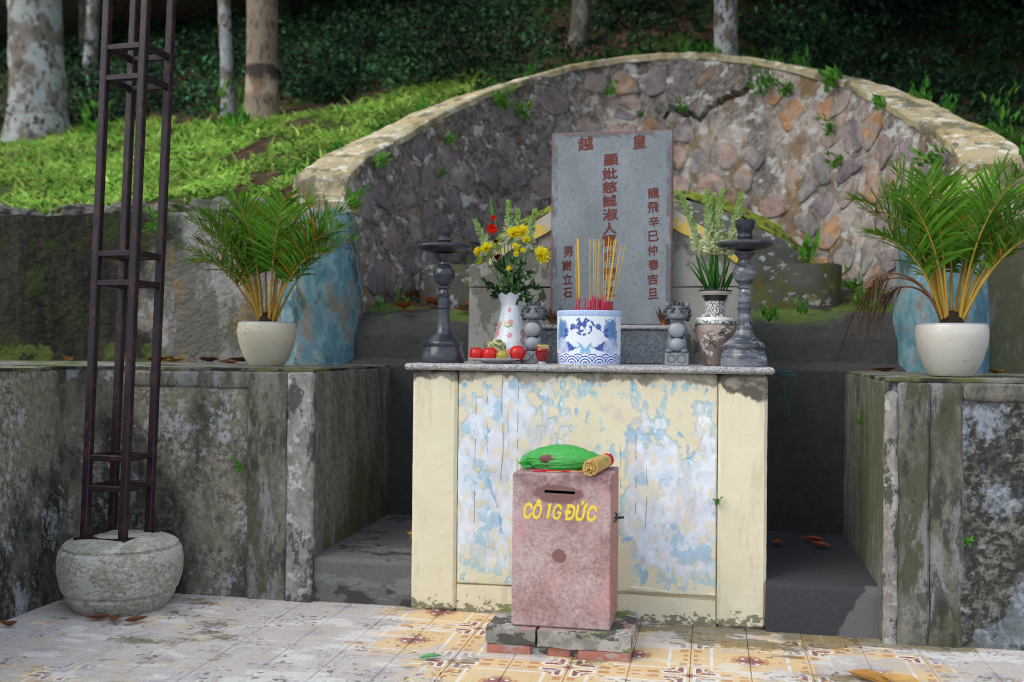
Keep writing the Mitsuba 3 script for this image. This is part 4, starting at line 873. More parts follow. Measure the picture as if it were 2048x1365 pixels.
mw = thing('mound_kerb', 'low mossy cement kerb round the grave mound', 'kerb')
outer = Polygon([(-1.60, 5.75)] + arc(-1.42, 5.58, .18, PI, 1.5 * PI, 6) + arc(.49, 5.58, .18, 1.5 * PI, 2 * PI, 6) + [(.67, 5.75), (.67, 6.9), (-1.60, 6.9)]).buffer(0)
inner = Polygon([(-1.36, 5.66), (.43, 5.66), (.43, 7.2), (-1.36, 7.2)])
obj('kerb_wall', rough(ext(outer.difference(inner), 1.05, 1.49), .05, .016, 5, 93), 'mossy_mound', mw, smooth=40)

# ================================================================ steel lattice post on its stone drum
DX, DY = -2.298, 3.745
dr_ = thing('stone_drum', 'round carved stone drum carrying the steel lattice mast', 'base')
prof = curve_profile([(0, .0), (.165, .0), (.18, .014), (.208, .055), (.230, .115), (.2375, .165), (.236, .205), (.228, .238), (.21, .262), (.17, .277), (.1, .287), (0, .289)], 5)
r_ = prof[:, 0].copy()
for zz in (.068, .243): prof[:, 0] -= np.where(r_ > .1, .010 * np.exp(-((prof[:, 1] - zz) / .004) ** 2), 0)
zs = np.unique(np.concatenate([np.linspace(0, .254, 60), .062 + np.linspace(-.006, .006, 7), .214 + np.linspace(-.006, .006, 7)]))
m = lathe(prof, 72, (DX, DY, 0)); obj('drum', rough(m, .02, .0025, 14, 101), 'drum_granite', dr_, smooth=50)
tw = thing('lattice_mast', 'dark maroon steel lattice mast leaning slightly on the stone drum', 'mast')
SIDE, A0 = .171, math.radians(-3.6)
LEAN = np.array([.032, .004, 1.0])
ax1 = np.array([math.cos(A0 + 0.0), math.sin(A0), 0]); ax2 = np.array([-ax1[1], ax1[0], 0])
C0 = np.array([DX - .018, DY + .0, .279])
def bar(a, b, w, dirx):
    a, b = np.array(a), np.array(b); t = unit(b - a); s = unit(dirx - t * (dirx @ t)); n = np.cross(t, s)
    h = w / 2; c = .0035; sect = [(h - c, -h), (h, -h + c), (h, h - c), (h - c, h), (-h + c, h), (-h, h - c), (-h, -h + c), (-h + c, -h)]
    v = np.array([e + s * p + n * q for e in (a, b) for p, q in sect])
    f = [[i, (i + 1) % 8, 8 + (i + 1) % 8] for i in range(8)] + [[i, 8 + (i + 1) % 8, 8 + i] for i in range(8)]
    f += [[0, i + 1, i] for i in range(1, 7)] + [[8, 8 + i, 8 + i + 1] for i in range(1, 7)]
    m = trimesh.Trimesh(v, np.array(f), process=False); m.fix_normals(); return m
corner = {}
for i, sx in enumerate((-1, 1)):
    for j, sy in enumerate((-1, 1)):
        p = C0 + ax1 * sx * SIDE / 2 + ax2 * sy * SIDE / 2; corner[sx, sy] = p
        obj('post', bar(p, p + LEAN * 4.2, .030, ax1), 'maroon_steel', tw)
rail_z = [.20, .32, 1.005, 1.12, 1.81, 1.93, 2.62, 2.74, 3.43, 3.55]
for z in rail_z:
    for (a, b) in (((-1, -1), (1, -1)), ((1, -1), (1, 1)), ((1, 1), (-1, 1)), ((-1, 1), (-1, -1))):
        pa, pb = corner[a] + LEAN * z, corner[b] + LEAN * z; d = unit(pb - pa)
        obj('rail', bar(pa + d * .0155, pb - d * .0155, .024, np.array([0, 0, 1.0])), 'maroon_steel', tw)
q = [C0 + ax1 * sx * .115 + ax2 * sy * .115 + np.array([0, 0, -.004]) for sx, sy in ((-1, -1), (1, -1), (1, 1), (-1, 1))]
m = ext(Polygon([(p[0], p[1]) for p in q]), .272, .2865); obj('foot_plate', m, 'maroon_steel', tw)

# ================================================================ glazed pots and areca palms
def big_pot(x, y, z0, r, h, glaze, label):
    k = thing('plant_pot', label, 'pot')
    prof = curve_profile([(0, 0), (.56 * r, 0), (.62 * r, .008), (.84 * r, .32 * h), (.98 * r, .66 * h), (r, .8 * h), (.975 * r, .95 * h), (.955 * r, .985 * h), (.93 * r, h), (.90 * r, .985 * h), (.9 * r, .9 * h)], 5)
    obj('body', lathe(prof, 64, (x, y, z0)), glaze, k, smooth=40)
    obj('rim_band', lathe([(.958 * r, .975 * h), (.965 * r, .98 * h), (.945 * r, 1.006 * h), (.905 * r, 1.006 * h), (.885 * r, .98 * h)], 64, (x, y, z0)), 'rim_glaze', k, smooth=40)
    obj('soil', rough(lathe([(0, .93 * h), (.895 * r, .9 * h), (.6 * r, .99 * h), (0, 1.03 * h)], 24, (x, y, z0)), .03, .008, 30, 111), 'dark_soil', k)
    return z0 + h
def frond(base, az, tilt, bend, L, leaf_len, seed, tint, bare=.42, n=42, dead=False, wid=.0095):
    g = np.random.default_rng(seed)
    t = np.linspace(0, 1, 26); ang = tilt + bend * np.clip((t - .15) / .85, 0, 1) ** 1.6
    step = L / 25; h = np.array([math.cos(az), math.sin(az), 0]); pts = [np.array(base, float)]
    for a in ang[1:]: pts.append(pts[-1] + step * (h * math.sin(a) + np.array([0, 0, 1]) * math.cos(a)))
    pts = np.array(pts); tan = unit(np.gradient(pts, axis=0)); side = np.array([-h[1], h[0], 0]); upn = np.cross(side, tan) * -1
    st = tube(pts, np.interp(t, [0, .15, .5, 1], [.009, .006, .0042, .0013]), 6)
    V, F, C = [], [], []
    nl = 0
    for s in np.linspace(bare, 1, n):
        P = np.array([np.interp(s, t, pts[:, k]) for k in range(3)]); Tn = unit(np.array([np.interp(s, t, tan[:, k]) for k in range(3)])); U = unit(np.array([np.interp(s, t, upn[:, k]) for k in range(3)]))
        prof = math.sin(PI * (.12 + .8 * (s - bare) / (1 - bare))) ** .6
        for sg in (-1, 1):
            if g.random() < .05: continue
            fwd = .5 + .8 * (s - bare) / (1 - bare) + g.normal(0, .22)
            d = unit(side * sg * 1.0 + Tn * fwd + U * (.42 + g.normal(0, .28)))
            ll = leaf_len * prof * g.uniform(.6, 1.0); w = wid * g.uniform(.8, 1.15) * (.5 if dead else 1)
            sd = unit(np.cross(d, U)); drop = (.1 + g.uniform(0, .5) ** 1.5) * (7.0 if dead else 1)
            row = []
            for q, wq in ((0, .3), (.3, 1), (.65, .8), (1, 0)):
                c0 = P + d * ll * q + np.array([0, 0, -1]) * drop * ll * q * q * .55
                row += [c0 + sd * w * wq / 2, c0 - sd * w * wq / 2 + U * 0.0008]
            o = len(V); V += row
            for q in range(3): F += [[o + 2 * q, o + 2 * q + 1, o + 2 * q + 3], [o + 2 * q, o + 2 * q + 3, o + 2 * q + 2]]
            if dead: col = np.array([.07, .035, .02]) * g.uniform(.5, 1.5)
            else:
                col = np.array([.115, .275, .03]) * g.uniform(.55, 1.4)
                if g.random() < tint * .6: col = np.array([.34, .2, .02]) * g.uniform(.7, 1.2)
            cs = [col] * 6 + [col * .8 + np.array([.2, .14, .02]) * .2 if not dead else col] * 2
            C += cs
    return st, trimesh.Trimesh(np.array(V), np.array(F), process=False), np.array(C)
mat('palm_stalk', lambda p, n, uv: mix(C3(.3, .17, .02), C3(.42, .28, .04), noise(p.x * 40, p.y * 40, p.z * 12)), .5, .4)
mat('dead_stalk', (.16, .075, .03), .8, .2)
def palm(x, y, z, label, spec, seed):
    k = thing('areca_palm', label, 'palm')
    obj('root_crown', rough(lathe([(0, -.02), (.05, -.01), (.04, .02), (.02, .045), (0, .05)], 16, (x, y, z)), .02, .012, 30, seed), 'dark_soil', k)
    for i, (azd, tilt, bend, L, ll, tint, dead) in enumerate(spec):
        b = np.array([x + .03 * math.cos(math.radians(azd)), y + .03 * math.sin(math.radians(azd)), z - .005])
        st, lf, c = frond(b, math.radians(azd), math.radians(tilt * .66), math.radians(bend * .85), L * (1 if dead else 1.12), ll * .95, seed + i, tint, dead=dead, bare=.74 if dead else .40, n=18 if dead else 42)
        fk = obj('frond', lf, 'm_leaf', k, color=c, label='dead drooping brown frond' if dead else None)
        obj('stalk', st, 'dead_stalk' if dead else 'palm_stalk', fk, smooth=True)
zt = big_pot(-1.965, 4.36, .953, .131, .196, 'glazed_cream', 'round cream glazed pot holding the left palm')
palm(-1.965, 4.36, zt, 'areca palm with yellow stalks in the left cream pot',
     [(180, 6, 30, .52, .24, .08, 0), (20, 4, 42, .55, .25, .05, 0), (190, 22, 66, .55, .25, .2, 0), (0, 24, 58, .55, .25, .12, 0), (165, 30, 72, .54, .24, .15, 0), (-20, 34, 74, .54, .24, .35, 0),
      (222, 18, 60, .5, .23, .1, 0), (80, 12, 50, .56, .25, .1, 0), (240, 8, 30, .5, .24, .1, 0), (310, 14, 40, .52, .24, .1, 0), (150, 12, 40, .55, .24, .1, 0), (60, 30, 70, .5, .24, .2, 0), (170, 14, 50, .5, .22, .1, 0), (10, 16, 54, .5, .22, .15, 0), (200, 30, 60, .42, .2, .3, 0), (345, 28, 60, .44, .2, .3, 0), (120, 20, 52, .58, .24, .1, 0), (205, 44, 56, .42, .19, .25, 0), (335, 40, 84, .46, .2, .3, 0), (30, 38, 62, .5, .22, .2, 0), (225, 34, 96, .40, .18, .25, 0), (215, 26, 60, .5, .22, .1, 0)], 300)
zt = big_pot(.912, 4.215, .953, .133, .200, 'glazed_white', 'round pale glazed pot holding the right palm')
palm(.912, 4.215, zt, 'areca palm with a dead brown frond in the right pale pot',
     [(185, 10, 34, .56, .25, .05, 0), (15, 8, 34, .56, .25, .05, 0), (175, 18, 74, .56, .24, .15, 0), (0, 26, 58, .6, .25, .1, 0), (160, 24, 60, .52, .22, .12, 0), (-15, 36, 66, .62, .25, .12, 0),
      (222, 16, 60, .5, .22, .05, 0), (80, 12, 44, .58, .24, .05, 0), (230, 10, 34, .52, .24, .05, 0), (320, 14, 44, .54, .24, .05, 0), (140, 14, 44, .55, .24, .05, 0), (60, 30, 80, .5, .24, .1, 0), (170, 14, 50, .5, .22, .05, 0), (10, 18, 58, .5, .22, .05, 0), (200, 30, 70, .42, .2, .1, 0), (345, 28, 66, .44, .2, .1, 0), (40, 24, 56, .6, .25, .05, 0), (330, 40, 80, .54, .22, .1, 0), (100, 26, 56, .5, .22, .1, 0), (20, 44, 60, .6, .24, .08, 0),
      (186, 34, 165, .40, .26, 0, 1), (196, 40, 150, .44, .24, 0, 1), (176, 30, 150, .30, .2, 0, 1)], 400)

# ================================================================ things on the altar
ZT = .980
cs_prof = [(0, 0), (.087, 0), (.09, .012), (.088, .035), (.082, .055), (.079, .066), (.082, .072), (.083, .080), (.078, .088), (.062, .102), (.045, .116), (.035, .132), (.029, .155), (.0255, .2), (.0245, .222), (.028, .226), (.028, .232), (.0245, .236), (.0235, .27), (.027, .276), (.0275, .284), (.021, .292), (.019, .302),
           (.027, .308), (.027, .314), (.02, .320), (.034, .334), (.0445, .352), (.0465, .366), (.044, .382), (.033, .398), (.02, .408), (.018, .416), (.024, .422), (.033, .434), (.045, .448), (.062, .458), (.09, .466), (.107, .473), (.111, .480), (.107, .486), (.08, .484), (.03, .485), (.0255, .492), (.026, .5), (.031, .506), (.03, .516), (.026, .520), (.029, .530), (.038, .545), (.040, .572), (.036, .574), (.030, .556), (0, .552)]
for x, y, m_, lab in ((-1.083, 4.13, 'dark_marble', 'dark grey turned marble candlestick left of the yellow flowers'), (.130, 4.13, 'veined_marble', 'pale veined marble candlestick at the right end of the altar')):
    k = thing('candlestick', lab, 'candlestick')
    i0, i1 = 9, 42
    pr = np.array(cs_prof)
    obj('foot', lathe(np.vstack([pr[:i0], [[0, pr[i0 - 1][1]]]]), 48, (x, y, ZT)), m_, k, smooth=30)
    obj('stem', lathe(np.vstack([[[0, pr[i0 - 1][1]]], pr[i0 - 1:36], [[0, pr[35][1]]]]), 48, (x, y, ZT)), m_, k, smooth=30)
    obj('drip_dish', lathe(np.vstack([[[0, pr[35][1] + .0003]], pr[36:43], [[0, pr[42][1]]]]), 48, (x, y, ZT)), 'dark_marble' if x > 0 else m_, k, smooth=30)
    obj('candle_cup', lathe(np.vstack([[[0, pr[42][1] + .0003]], pr[42:]]), 40, (x, y, ZT)), 'dark_marble', k, smooth=30)

def revolve_vase(x, y, prof, mat_, n=64, scallop=0):
    m = lathe(curve_profile(prof, 6), n, (0, 0, 0)); v = np.array(m.vertices)
    if scallop:
        a = np.arctan2(v[:, 1], v[:, 0]); top = np.clip((v[:, 2] - prof[-3][1] + .03) / .03, 0, 1)
        v[:, 2] += top * .005 * np.cos(a * scallop); v[:, :2] *= (1 + .05 * top * np.cos(a * scallop))[:, None]
    m.vertices = v + np.array([x, y, ZT]); return m
k = thing('flower_vase', 'white porcelain vase with pink berries and a wavy rim', 'vase')
obj('body', revolve_vase(LX, LY, [(0, 0), (.058, 0), (.066, .008), (.078, .05), (.076, .085), (.064, .13), (.05, .185), (.042, .225), (.0405, .242), (.046, .265), (.056, .288), (.060, .294), (.054, .288), (.038, .24)], 'x', scallop=9), 'berry_porcelain', k, smooth=True)
k = thing('flower_vase', 'painted black and white vase with birds and a narrow neck', 'vase')
obj('body', revolve_vase(VX, VY, [(0, 0), (.044, 0), (.05, .006), (.052, .02), (.062, .06), (.076, .11), (.081, .15), (.08, .172), (.074, .195), (.056, .205), (.044, .213), (.040, .235), (.041, .262), (.05, .286), (.064, .298), (.066, .302)], 'x'), 'painted_vase', k, smooth=30)
obj('rim', lathe([(.062, .300), (.068, .302), (.068, .307), (.060, .307), (.052, .29), (.04, .26), (.036, .24)], 48, (VX, VY, ZT)), 'black_glaze', k, smooth=30)

# flowers: every stem is a thing
def stem_curve(p0, p1, sag=.02, n=9):
    t = np.linspace(0, 1, n)[:, None]; mid = (np.array(p0) + p1) / 2 + np.array([rng.normal(0, sag * .4), rng.normal(0, sag * .4), sag])
    return (1 - t) ** 2 * np.array(p0) + 2 * t * (1 - t) * mid + t * t * np.array(p1)
mat('flower_stem', lambda p, n, uv: mix(C3(.04, .13, .03), C3(.1, .24, .05), noise(p.x * 60, p.y * 60, p.z * 20)), .5, .4)
def tuberose(p0, p1, frac, label, group):
    k = thing('tuberose', label, 'flower', group)
    c = stem_curve(p0, p1); obj('stem', tube(c, np.linspace(.0036, .0016, len(c)), 6), 'flower_stem', k, smooth=True)
    P, D, L, W, C = [], [], [], [], []
    t = np.linspace(frac, 1, 34)
    for i, s in enumerate(t):
        q = np.array([np.interp(s, np.linspace(0, 1, len(c)), c[:, a]) for a in range(3)]); ax = unit(c[-1] - c[-3])
        u = (s - frac) / (1 - frac)
        for j in range(3):
            a = i * 2.4 + j * 2.1 + rng.normal(0, .2); o = unit(np.array([math.cos(a), math.sin(a), 0]))
            up_ = .5 + 1.2 * u + (.0 if u > .25 else -.1)
            d = unit(o + ax * up_); l = (.037 - .016 * u) * rng.uniform(.85, 1.15)
            for w in range(2):
                P.append(q); D.append(d + rng.normal(0, .12, 3)); L.append(l); W.append(l * (.5 if u > .25 else .62))
                g = np.clip(u * 1.25 + rng.normal(0, .12), 0, 1)
                C.append(np.array([.74, .76, .55]) * (1 - g) + np.array([.36, .52, .16]) * g)
    v, f = leaves(P, D, np.array(D) * 0 + np.array([0, -.6, .8]) + rng.normal(0, .3, (len(P), 3)), np.array(L), np.array(W), .3, .1)
    obj('flower_spike', trimesh.Trimesh(v, f, process=False), 'm_leaf', k, color=np.repeat(np.array(C), 5, 0))
def mum(c, r, col, label, group, p0, facing=(0, -.8, .6)):
    k = thing('chrysanthemum', label, 'flower', group)
    cu = stem_curve(p0, np.array(c) - unit(np.array(facing)) * r * .3, .012); obj('stem', tube(cu, np.linspace(.003, .002, len(cu)), 6), 'flower_stem', k, smooth=True)
    r = r * 1.22; n = 150 if r > .02 else 70
    g = rng.normal(size=(n, 3)); F = unit(np.array(facing)); g = unit(g); g = np.where((g @ F)[:, None] < -.25, -g, g); g = unit(g + F * .35)
    cc = np.array(col)[None] * rng.uniform(.75, 1.1, (n, 1))
    v, f = leaves(np.array(c) + g * r * .15 * 0, g, np.cross(g, rng.normal(size=(n, 3))), r * rng.uniform(.8, 1.1, n), r * .36, .25, .1)
    obj('petals', trimesh.Trimesh(v, f, process=False), 'm_leaf', k, color=np.repeat(cc, 5, 0))
VT = np.array([LX, LY, ZT + .285]); S_ = .00214
def vp(px, py, dy=0): return np.array([LX + (px - 1010) * S_, LY + dy, ZT + .29 + (582 - py) * S_])
for i, (x0, tip, dy, fr, lab) in enumerate((((-.02), (937, 436), .0, .58, 'drooping green tuberose spike leaning left in the berry vase'), (-.01, (1001, 396), .04, .55, 'tallest green tuberose spike in the berry vase'), (.0, (1018, 412), .05, .6, 'second tallest tuberose spike in the berry vase'), (.02, (1054, 416), .03, .55, 'tuberose spike leaning right in the berry vase'))):
    tuberose(VT + np.array([x0, .0, -.03]), vp(*tip, dy), fr, lab, 'tuberose spikes in the berry vase')
Y_ = (.95, .86, .05)
for px, py, r, dy, lab in ((1018, 462, .030, -.04, 'round yellow chrysanthemum high in the middle of the bouquet'), (1036, 458, .028, -.03, 'yellow chrysanthemum beside the topmost one'), (964, 490, .026, -.03, 'yellow chrysanthemum low at the left of the bouquet'), (945, 496, .022, .0, 'half hidden yellow flower at the far left of the bouquet'), (1074, 506, .037, -.05, 'largest yellow chrysanthemum hanging out at the right'),
                           (1044, 474, .018, -.04, 'small yellow flower under the upper pair'), (1022, 489, .018, -.05, 'small yellow flower in the middle cluster'), (1037, 496, .015, -.05, 'small yellow flower right in the middle cluster'), (1026, 503, .014, -.06, 'tiny yellow flower under the middle cluster'), (1012, 532, .013, -.06, 'lowest small yellow flower above the vase')):
    mum(vp(px, py, dy), r, Y_, lab, 'yellow flowers in the berry vase', VT + np.array([rng.normal(0, .012), rng.normal(0, .012), -.03]), facing=(rng.normal(0, .25) + (px - 1010) / 120, -.8, .45))
for px, py, r, lab in ((985, 508, .016, 'dark crimson flower low in the bouquet'), (982, 476, .011, 'dark red bud above the crimson flower'), (996, 478, .010, 'dark red bud beside the tall spike')):
    mum(vp(px, py, -.03), r, (.14, .006, .012), lab, 'dark red flowers in the berry vase', VT + np.array([0, 0, -.03]))
for px, py, lab in ((956, 502, 'small white flower under the left yellow flower'), (1000, 482, 'small white flower in front of the tall spike'), (1050, 490, 'small white flower at the right of the cluster')):
    mum(vp(px, py, -.04), .013, (.66, .68, .66), lab, 'small white flowers in the berry vase', VT + np.array([0, 0, -.03]))
gl = thing('gladiolus', 'red gladiolus with a long green tip in the berry vase', 'flower')
cu = stem_curve(VT + np.array([-.01, 0, -.03]), vp(965, 384, .02), .01); obj('stem', tube(cu, np.linspace(.0036, .0018, len(cu)), 6), 'flower_stem', gl, smooth=True)
for (px, py, r) in ((973, 450, .024), (975, 428, .014)):
    n = 9 if r > .02 else 5
    a = np.linspace(0, 2 * PI, n, endpoint=False) + rng.normal(0, .2, n); D = np.stack([np.cos(a), -.5 + 0 * a, np.sin(a)], 1)
    v, f = leaves(np.repeat(vp(px, py, -.02)[None], n, 0), D, np.repeat([[0, -1, .2]], n, 0), r * 1.15, r * 1.0, .2, .25)
    obj('bloom', trimesh.Trimesh(v, f, process=False), 'm_leaf', gl, color=np.repeat(np.array([[.62, .02, .012]]) * rng.uniform(.75, 1.1, (n, 1)), 5, 0))
v, f = leaves([vp(970, 428, .01), vp(969, 415, .01)], [(-.1, 0, 1), (-.12, 0, 1)], [(0, -1, 0), (0, -1, 0)], [.075, .06], [.014, .012], .2, 0)
obj('tip_leaf', trimesh.Trimesh(v, f, process=False), 'm_leaf', gl, color=np.repeat([[.1, .26, .05]], 10, 0))
bf = thing('bouquet_greenery', 'dark green leafy sprays in the berry vase', 'foliage')
for spr in range(9):
    e = vp([962, 985, 1000, 1020, 1040, 1056, 1062, 1052, 975][spr], [556, 520, 500, 510, 520, 540, 568, 592, 585][spr], rng.normal(-.02, .03)); cu = stem_curve(VT + np.array([rng.normal(0, .015), rng.normal(0, .015), -.02]), e, .03)
    t = rng.uniform(.15, 1, 34); P = np.stack([np.interp(t, np.linspace(0, 1, len(cu)), cu[:, a]) for a in range(3)], 1)
    D = unit(rng.normal(size=(34, 3)) + unit(cu[-1] - cu[0]) * .8)
    v, f = leaves(P, D, rng.normal(size=(34, 3)) + np.array([0, -1, .6]), rng.uniform(.022, .042, 34), rng.uniform(.009, .017, 34), .1, .25)
    s = obj('spray', trimesh.Trimesh(v, f, process=False), 'm_leaf_wet', bf, color=leafcol(34, (.025, .07, .022), .5))
    obj('stem', tube(cu, .0018, 5), 'flower_stem', s, smooth=True)
VR = np.array([VX, VY, ZT + .30])
for i, (px, py, dy, lab) in enumerate(((1366, 396, .02, 'pale tuberose leaning far left in the painted vase'), (1414, 398, -.02, 'pale tuberose left of the middle in the painted vase'), (1428, 402, .03, 'pale tuberose in the middle of the painted vase'), (1444, 398, -.01, 'pale tuberose right of the middle in the painted vase'), (1480, 400, .02, 'pale tuberose leaning right behind the candlestick dish'))):
    tuberose(VR + np.array([rng.normal(0, .015), rng.normal(0, .012), -.05]), np.array([VX + (px - 1432) * S_, VY + dy, ZT + .303 + (585 - py) * S_]), .42, lab, 'tuberoses in the painted vase')
for i in range(18):
    e = VR + np.array([rng.normal(0, .045), rng.normal(-.02, .02), rng.uniform(.07, .17)])
    v, f = leaves([VR + np.array([rng.normal(0, .02), -.01, -.03])] * 1, [e - VR], [(0, -1, .2)], [.20], [.012], .2, .25)
    single('grass_leaf', trimesh.Trimesh(v, f, process=False), 'm_leaf_wet', 'long green leaf blade among the pale tuberoses in the painted vase', 'leaf', 'leaf blades in the painted vase', color=leafcol(1, (.05, .15, .03), .3))

# incense pot and sticks
pk = thing('incense_pot', 'blue and white porcelain incense pot painted with dragons and waves', 'pot')
obj('body', lathe([(0, 0), (.122, 0), (.125, .004), (.128, .02), (.129, .19), (.131, .196), (.131, .214), (.128, .217), (.122, .217), (.119, .212), (.118, .17), (0, .17)], 72, (PX, PY, ZT)), 'cobalt_porcelain', pk, smooth=40)
obj('ash', rough(lathe([(0, .19), (.118, .19), (.08, .205), (0, .212)], 24, (PX, PY, ZT)), .03, .004, 30, 141), 'plinth_cement', pk)
ST = .00203
def stick(pxb, pxt, pyt, dy, rad, label, thick):
    z0, zm, z1 = ZT + .19, ZT + .262 + rng.normal(0, .004), ZT + .217 + (626 - pyt) * ST
    a = np.array([PX + (pxb - 1180) * ST, PY + dy, z0]); b = np.array([PX + (pxt - 1180) * ST, PY + dy + rng.normal(0, .01), z1])
    q = a + (b - a) * (zm - z0) / (z1 - z0)
    k = thing('incense_stick', label, 'incense', None if thick else 'thin yellow incense sticks standing in the pot')
    bend = np.array([rng.normal(0, .0015), 0, 0])
    obj('coating', tube([q, (q + b) / 2 + bend, b], rad, 7), 'incense_yellow', k, smooth=True)
    obj('red_base', tube([a, q], rad * .62, 6), 'incense_red', k, smooth=True)
stick(1163, 1158, 482, -.03, .0046, 'thickest yellow incense stick standing alone at the left of the pot', True)
stick(1214, 1232, 483, -.02, .0042, 'thick yellow incense stick leaning right in the pot', True)
for b, t, y, d in ((1182, 1181, 482, .0), (1190, 1189, 484, -.02), (1193, 1192, 482, .01), (1198, 1198, 483, -.01), (1201, 1199, 486, .03), (1208, 1209, 484, .0), (1211, 1219, 478, -.03), (1213, 1222, 482, .02), (1216, 1229, 486, .0), (1219, 1243, 497, -.01), (1221, 1250, 494, .03), (1186, 1186, 484, .04), (1153, 1151, 492, .03)):
    stick(b, t, y, d, .0019, 'thin yellow incense stick with a red base among others in the blue and white pot', False)
for i in range(46):
    a = rng.uniform(0, 2 * PI); r = .085 * math.sqrt(rng.random()); cx = rng.choice([-.018, .015, .05, .03, -.06], p=[.3, .25, .25, .15, .05])
    b = np.array([PX + cx + rng.normal(0, .016), PY + rng.normal(-.01, .035), ZT + .19]); h = rng.uniform(.04, .092)
    single('incense_stub', tube([b, b + np.array([rng.normal(0, .006), rng.normal(0, .006), h])], .0017, 5), 'incense_red', 'burnt down red incense stub in the ash of the blue and white pot', 'incense', 'burnt red incense stubs in the pot')

# plate of fruit
k = thing('fruit_plate', 'small white plate carrying tomatoes and fruit on the altar', 'plate')
obj('dish', lathe([(0, .002), (.05, 0), (.055, .003), (.09, .013), (.116, .019), (.117, .021), (.11, .0205), (.06, .009), (0, .008)], 56, (-.858, 4.135, ZT)), 'white_porcelain', k, smooth=40)
def tomato(x, y, r, label, mat_='tomato_red', sq=.92, ribs=.04):
    k = thing('tomato' if mat_ == 'tomato_red' else 'round_fruit', label, 'fruit')
    m = trimesh.creation.icosphere(4); v = np.array(m.vertices); a = np.arctan2(v[:, 1], v[:, 0])
    v *= (1 - ribs * (1 + np.cos(a * 5)) / 2)[:, None]; v[:, 2] *= sq; v[:, 2] -= .18 * np.exp(-(v[:, 0] ** 2 + v[:, 1] ** 2) / .05) * (v[:, 2] > 0)
    m.vertices = v * r + np.array([x, y, ZT + .0115 + r * sq * .96]); obj('flesh', m, mat_, k, smooth=True)
    obj('stalk', blob((x, y, ZT + .012 + r * sq * 1.78), (r * .12, r * .12, r * .1), 1), 'flower_stem', k, smooth=True)
tomato(-.934, 4.10, .0315, 'red tomato at the left edge of the fruit plate'); tomato(-.876, 4.085, .032, 'red tomato second from the left on the plate')
tomato(-.766, 4.105, .034, 'red tomato at the right edge of the fruit plate', sq=.98, ribs=.02); tomato(-.822, 4.075, .0255, 'green and orange fruit between two tomatoes', 'green_fruit', .9, .05)
k = thing('custard_apple', 'knobbly green custard apple behind the tomatoes', 'fruit')
m = trimesh.creation.icosphere(4); v = np.array(m.vertices); v *= (1 + .10 * meshkit.noise(v * 5.5, 151))[:, None]; m.vertices = v * np.array([.04, .038, .038]) + np.array([-.868, 4.165, ZT + .062]); obj('rind', m, 'knobbly_fruit', k, smooth=True)
k = thing('oil_cup', 'small red glass oil cup with a gilt rim beside the blue pot', 'cup')
obj('bowl', lathe(curve_profile([(0, .012), (.016, .012), (.02, .018), (.0265, .04), (.028, .055), (.0255, .064)], 4), 32, (-.664, 4.10, ZT)), 'red_glass', k, smooth=True)
obj('gilt_rim', lathe([(.0255, .0635), (.0262, .066), (.0272, .078), (.0255, .079), (.0245, .07), (0, .068)], 32, (-.664, 4.10, ZT)), 'gold', k, smooth=True)
obj('foot', lathe([(0, .0), (.018, .0), (.019, .003), (.013, .008), (.016, .012), (0, .012)], 24, (-.664, 4.10, ZT)), 'clear_foot', k, smooth=True)

# stone lions
def lion(x, y, label):
    k = thing('stone_lion', label, 'statue'); B = np.array([x, y, ZT])
    blk = mani(chbox(-.047, .047, -.045, .06, 0, .052, .003))
    for sx, r0 in ((-.02, .013), (.02, .015)):
        ringm = (m3.Manifold.cylinder(.02, r0 + .0035, r0 + .0035, 24, True) - m3.Manifold.cylinder(.03, r0, r0, 24, True)).rotate([90, 0, 0]).translate([sx, -.045, .027]); blk = blk - ringm
    b = tri(blk); b.apply_translation(B); obj('carved_block', b, 'carved_grey', k)
    parts = [blob((0, .022, .115), (.036, .036, .07), 3), blob((0, -.008, .145), (.037, .034, .036), 3), blob((-.026, -.02, .085), (.014, .018, .03), 2), blob((.026, -.02, .085), (.014, .018, .03), 2),
             blob((0, -.002, .208), (.044, .04, .034), 3), blob((0, -.034, .196), (.031, .018, .016), 3), blob((0, -.042, .203), (.011, .01, .009), 2),
             blob((-.021, -.034, .22), (.012, .01, .009), 2), blob((.021, -.034, .22), (.012, .01, .009), 2), blob((-.039, .0, .243), (.011, .009, .013), 2), blob((.039, .0, .243), (.011, .009, .013), 2),
             blob((-.03, -.034, .058), (.016, .02, .011), 2), blob((.03, -.034, .058), (.016, .02, .011), 2), blob((0, -.030, .178), (.026, .014, .008), 2), blob((0, .05, .1), (.02, .018, .05), 2)]
    mane = [blob((0, .012, .222), (.043, .03, .028), 3)] + [blob((.047 * math.cos(a), .006, .208 + .040 * math.sin(a)), (.011, .014, .011), 2) for a in np.linspace(-.5, PI + .5, 11)]
    mn = union_smooth(mane, .006, 2); mn.apply_translation(B); obj('mane', mn, 'lion_dark', k, smooth=True)
    body = union_smooth(parts, .006, 4); body.apply_translation(B); obj('body', body, 'lion_stone', k, smooth=True)
    obj('mouth', rough(blob(B + np.array([0, -.046, .1865]), (.026, .007, .0042), 2), .008, .001, 80, 161), 'lion_dark', k, smooth=True)
    for s in (-1, 1): obj('eye', blob(B + np.array([s * .018, -.043, .2185]), (.0065, .005, .005), 2), 'lion_dark', k, smooth=True)
    for s in (-1, 1): obj('brow', blob(B + np.array([s * .02, -.039, .2285]), (.014, .007, .0045), 2), 'lion_dark', k, smooth=True)
    obj('chest_ball', blob(B + np.array([0, -.034, .143]), (.033, .018, .031), 3), 'lion_pale', k, smooth=True)
    obj('ball', blob(B + np.array([0, -.03, .084]), (.03, .026, .028), 3), 'lion_pale', k, smooth=True)
lion(-.722, 4.23, 'small grey stone lion behind the red oil cup')
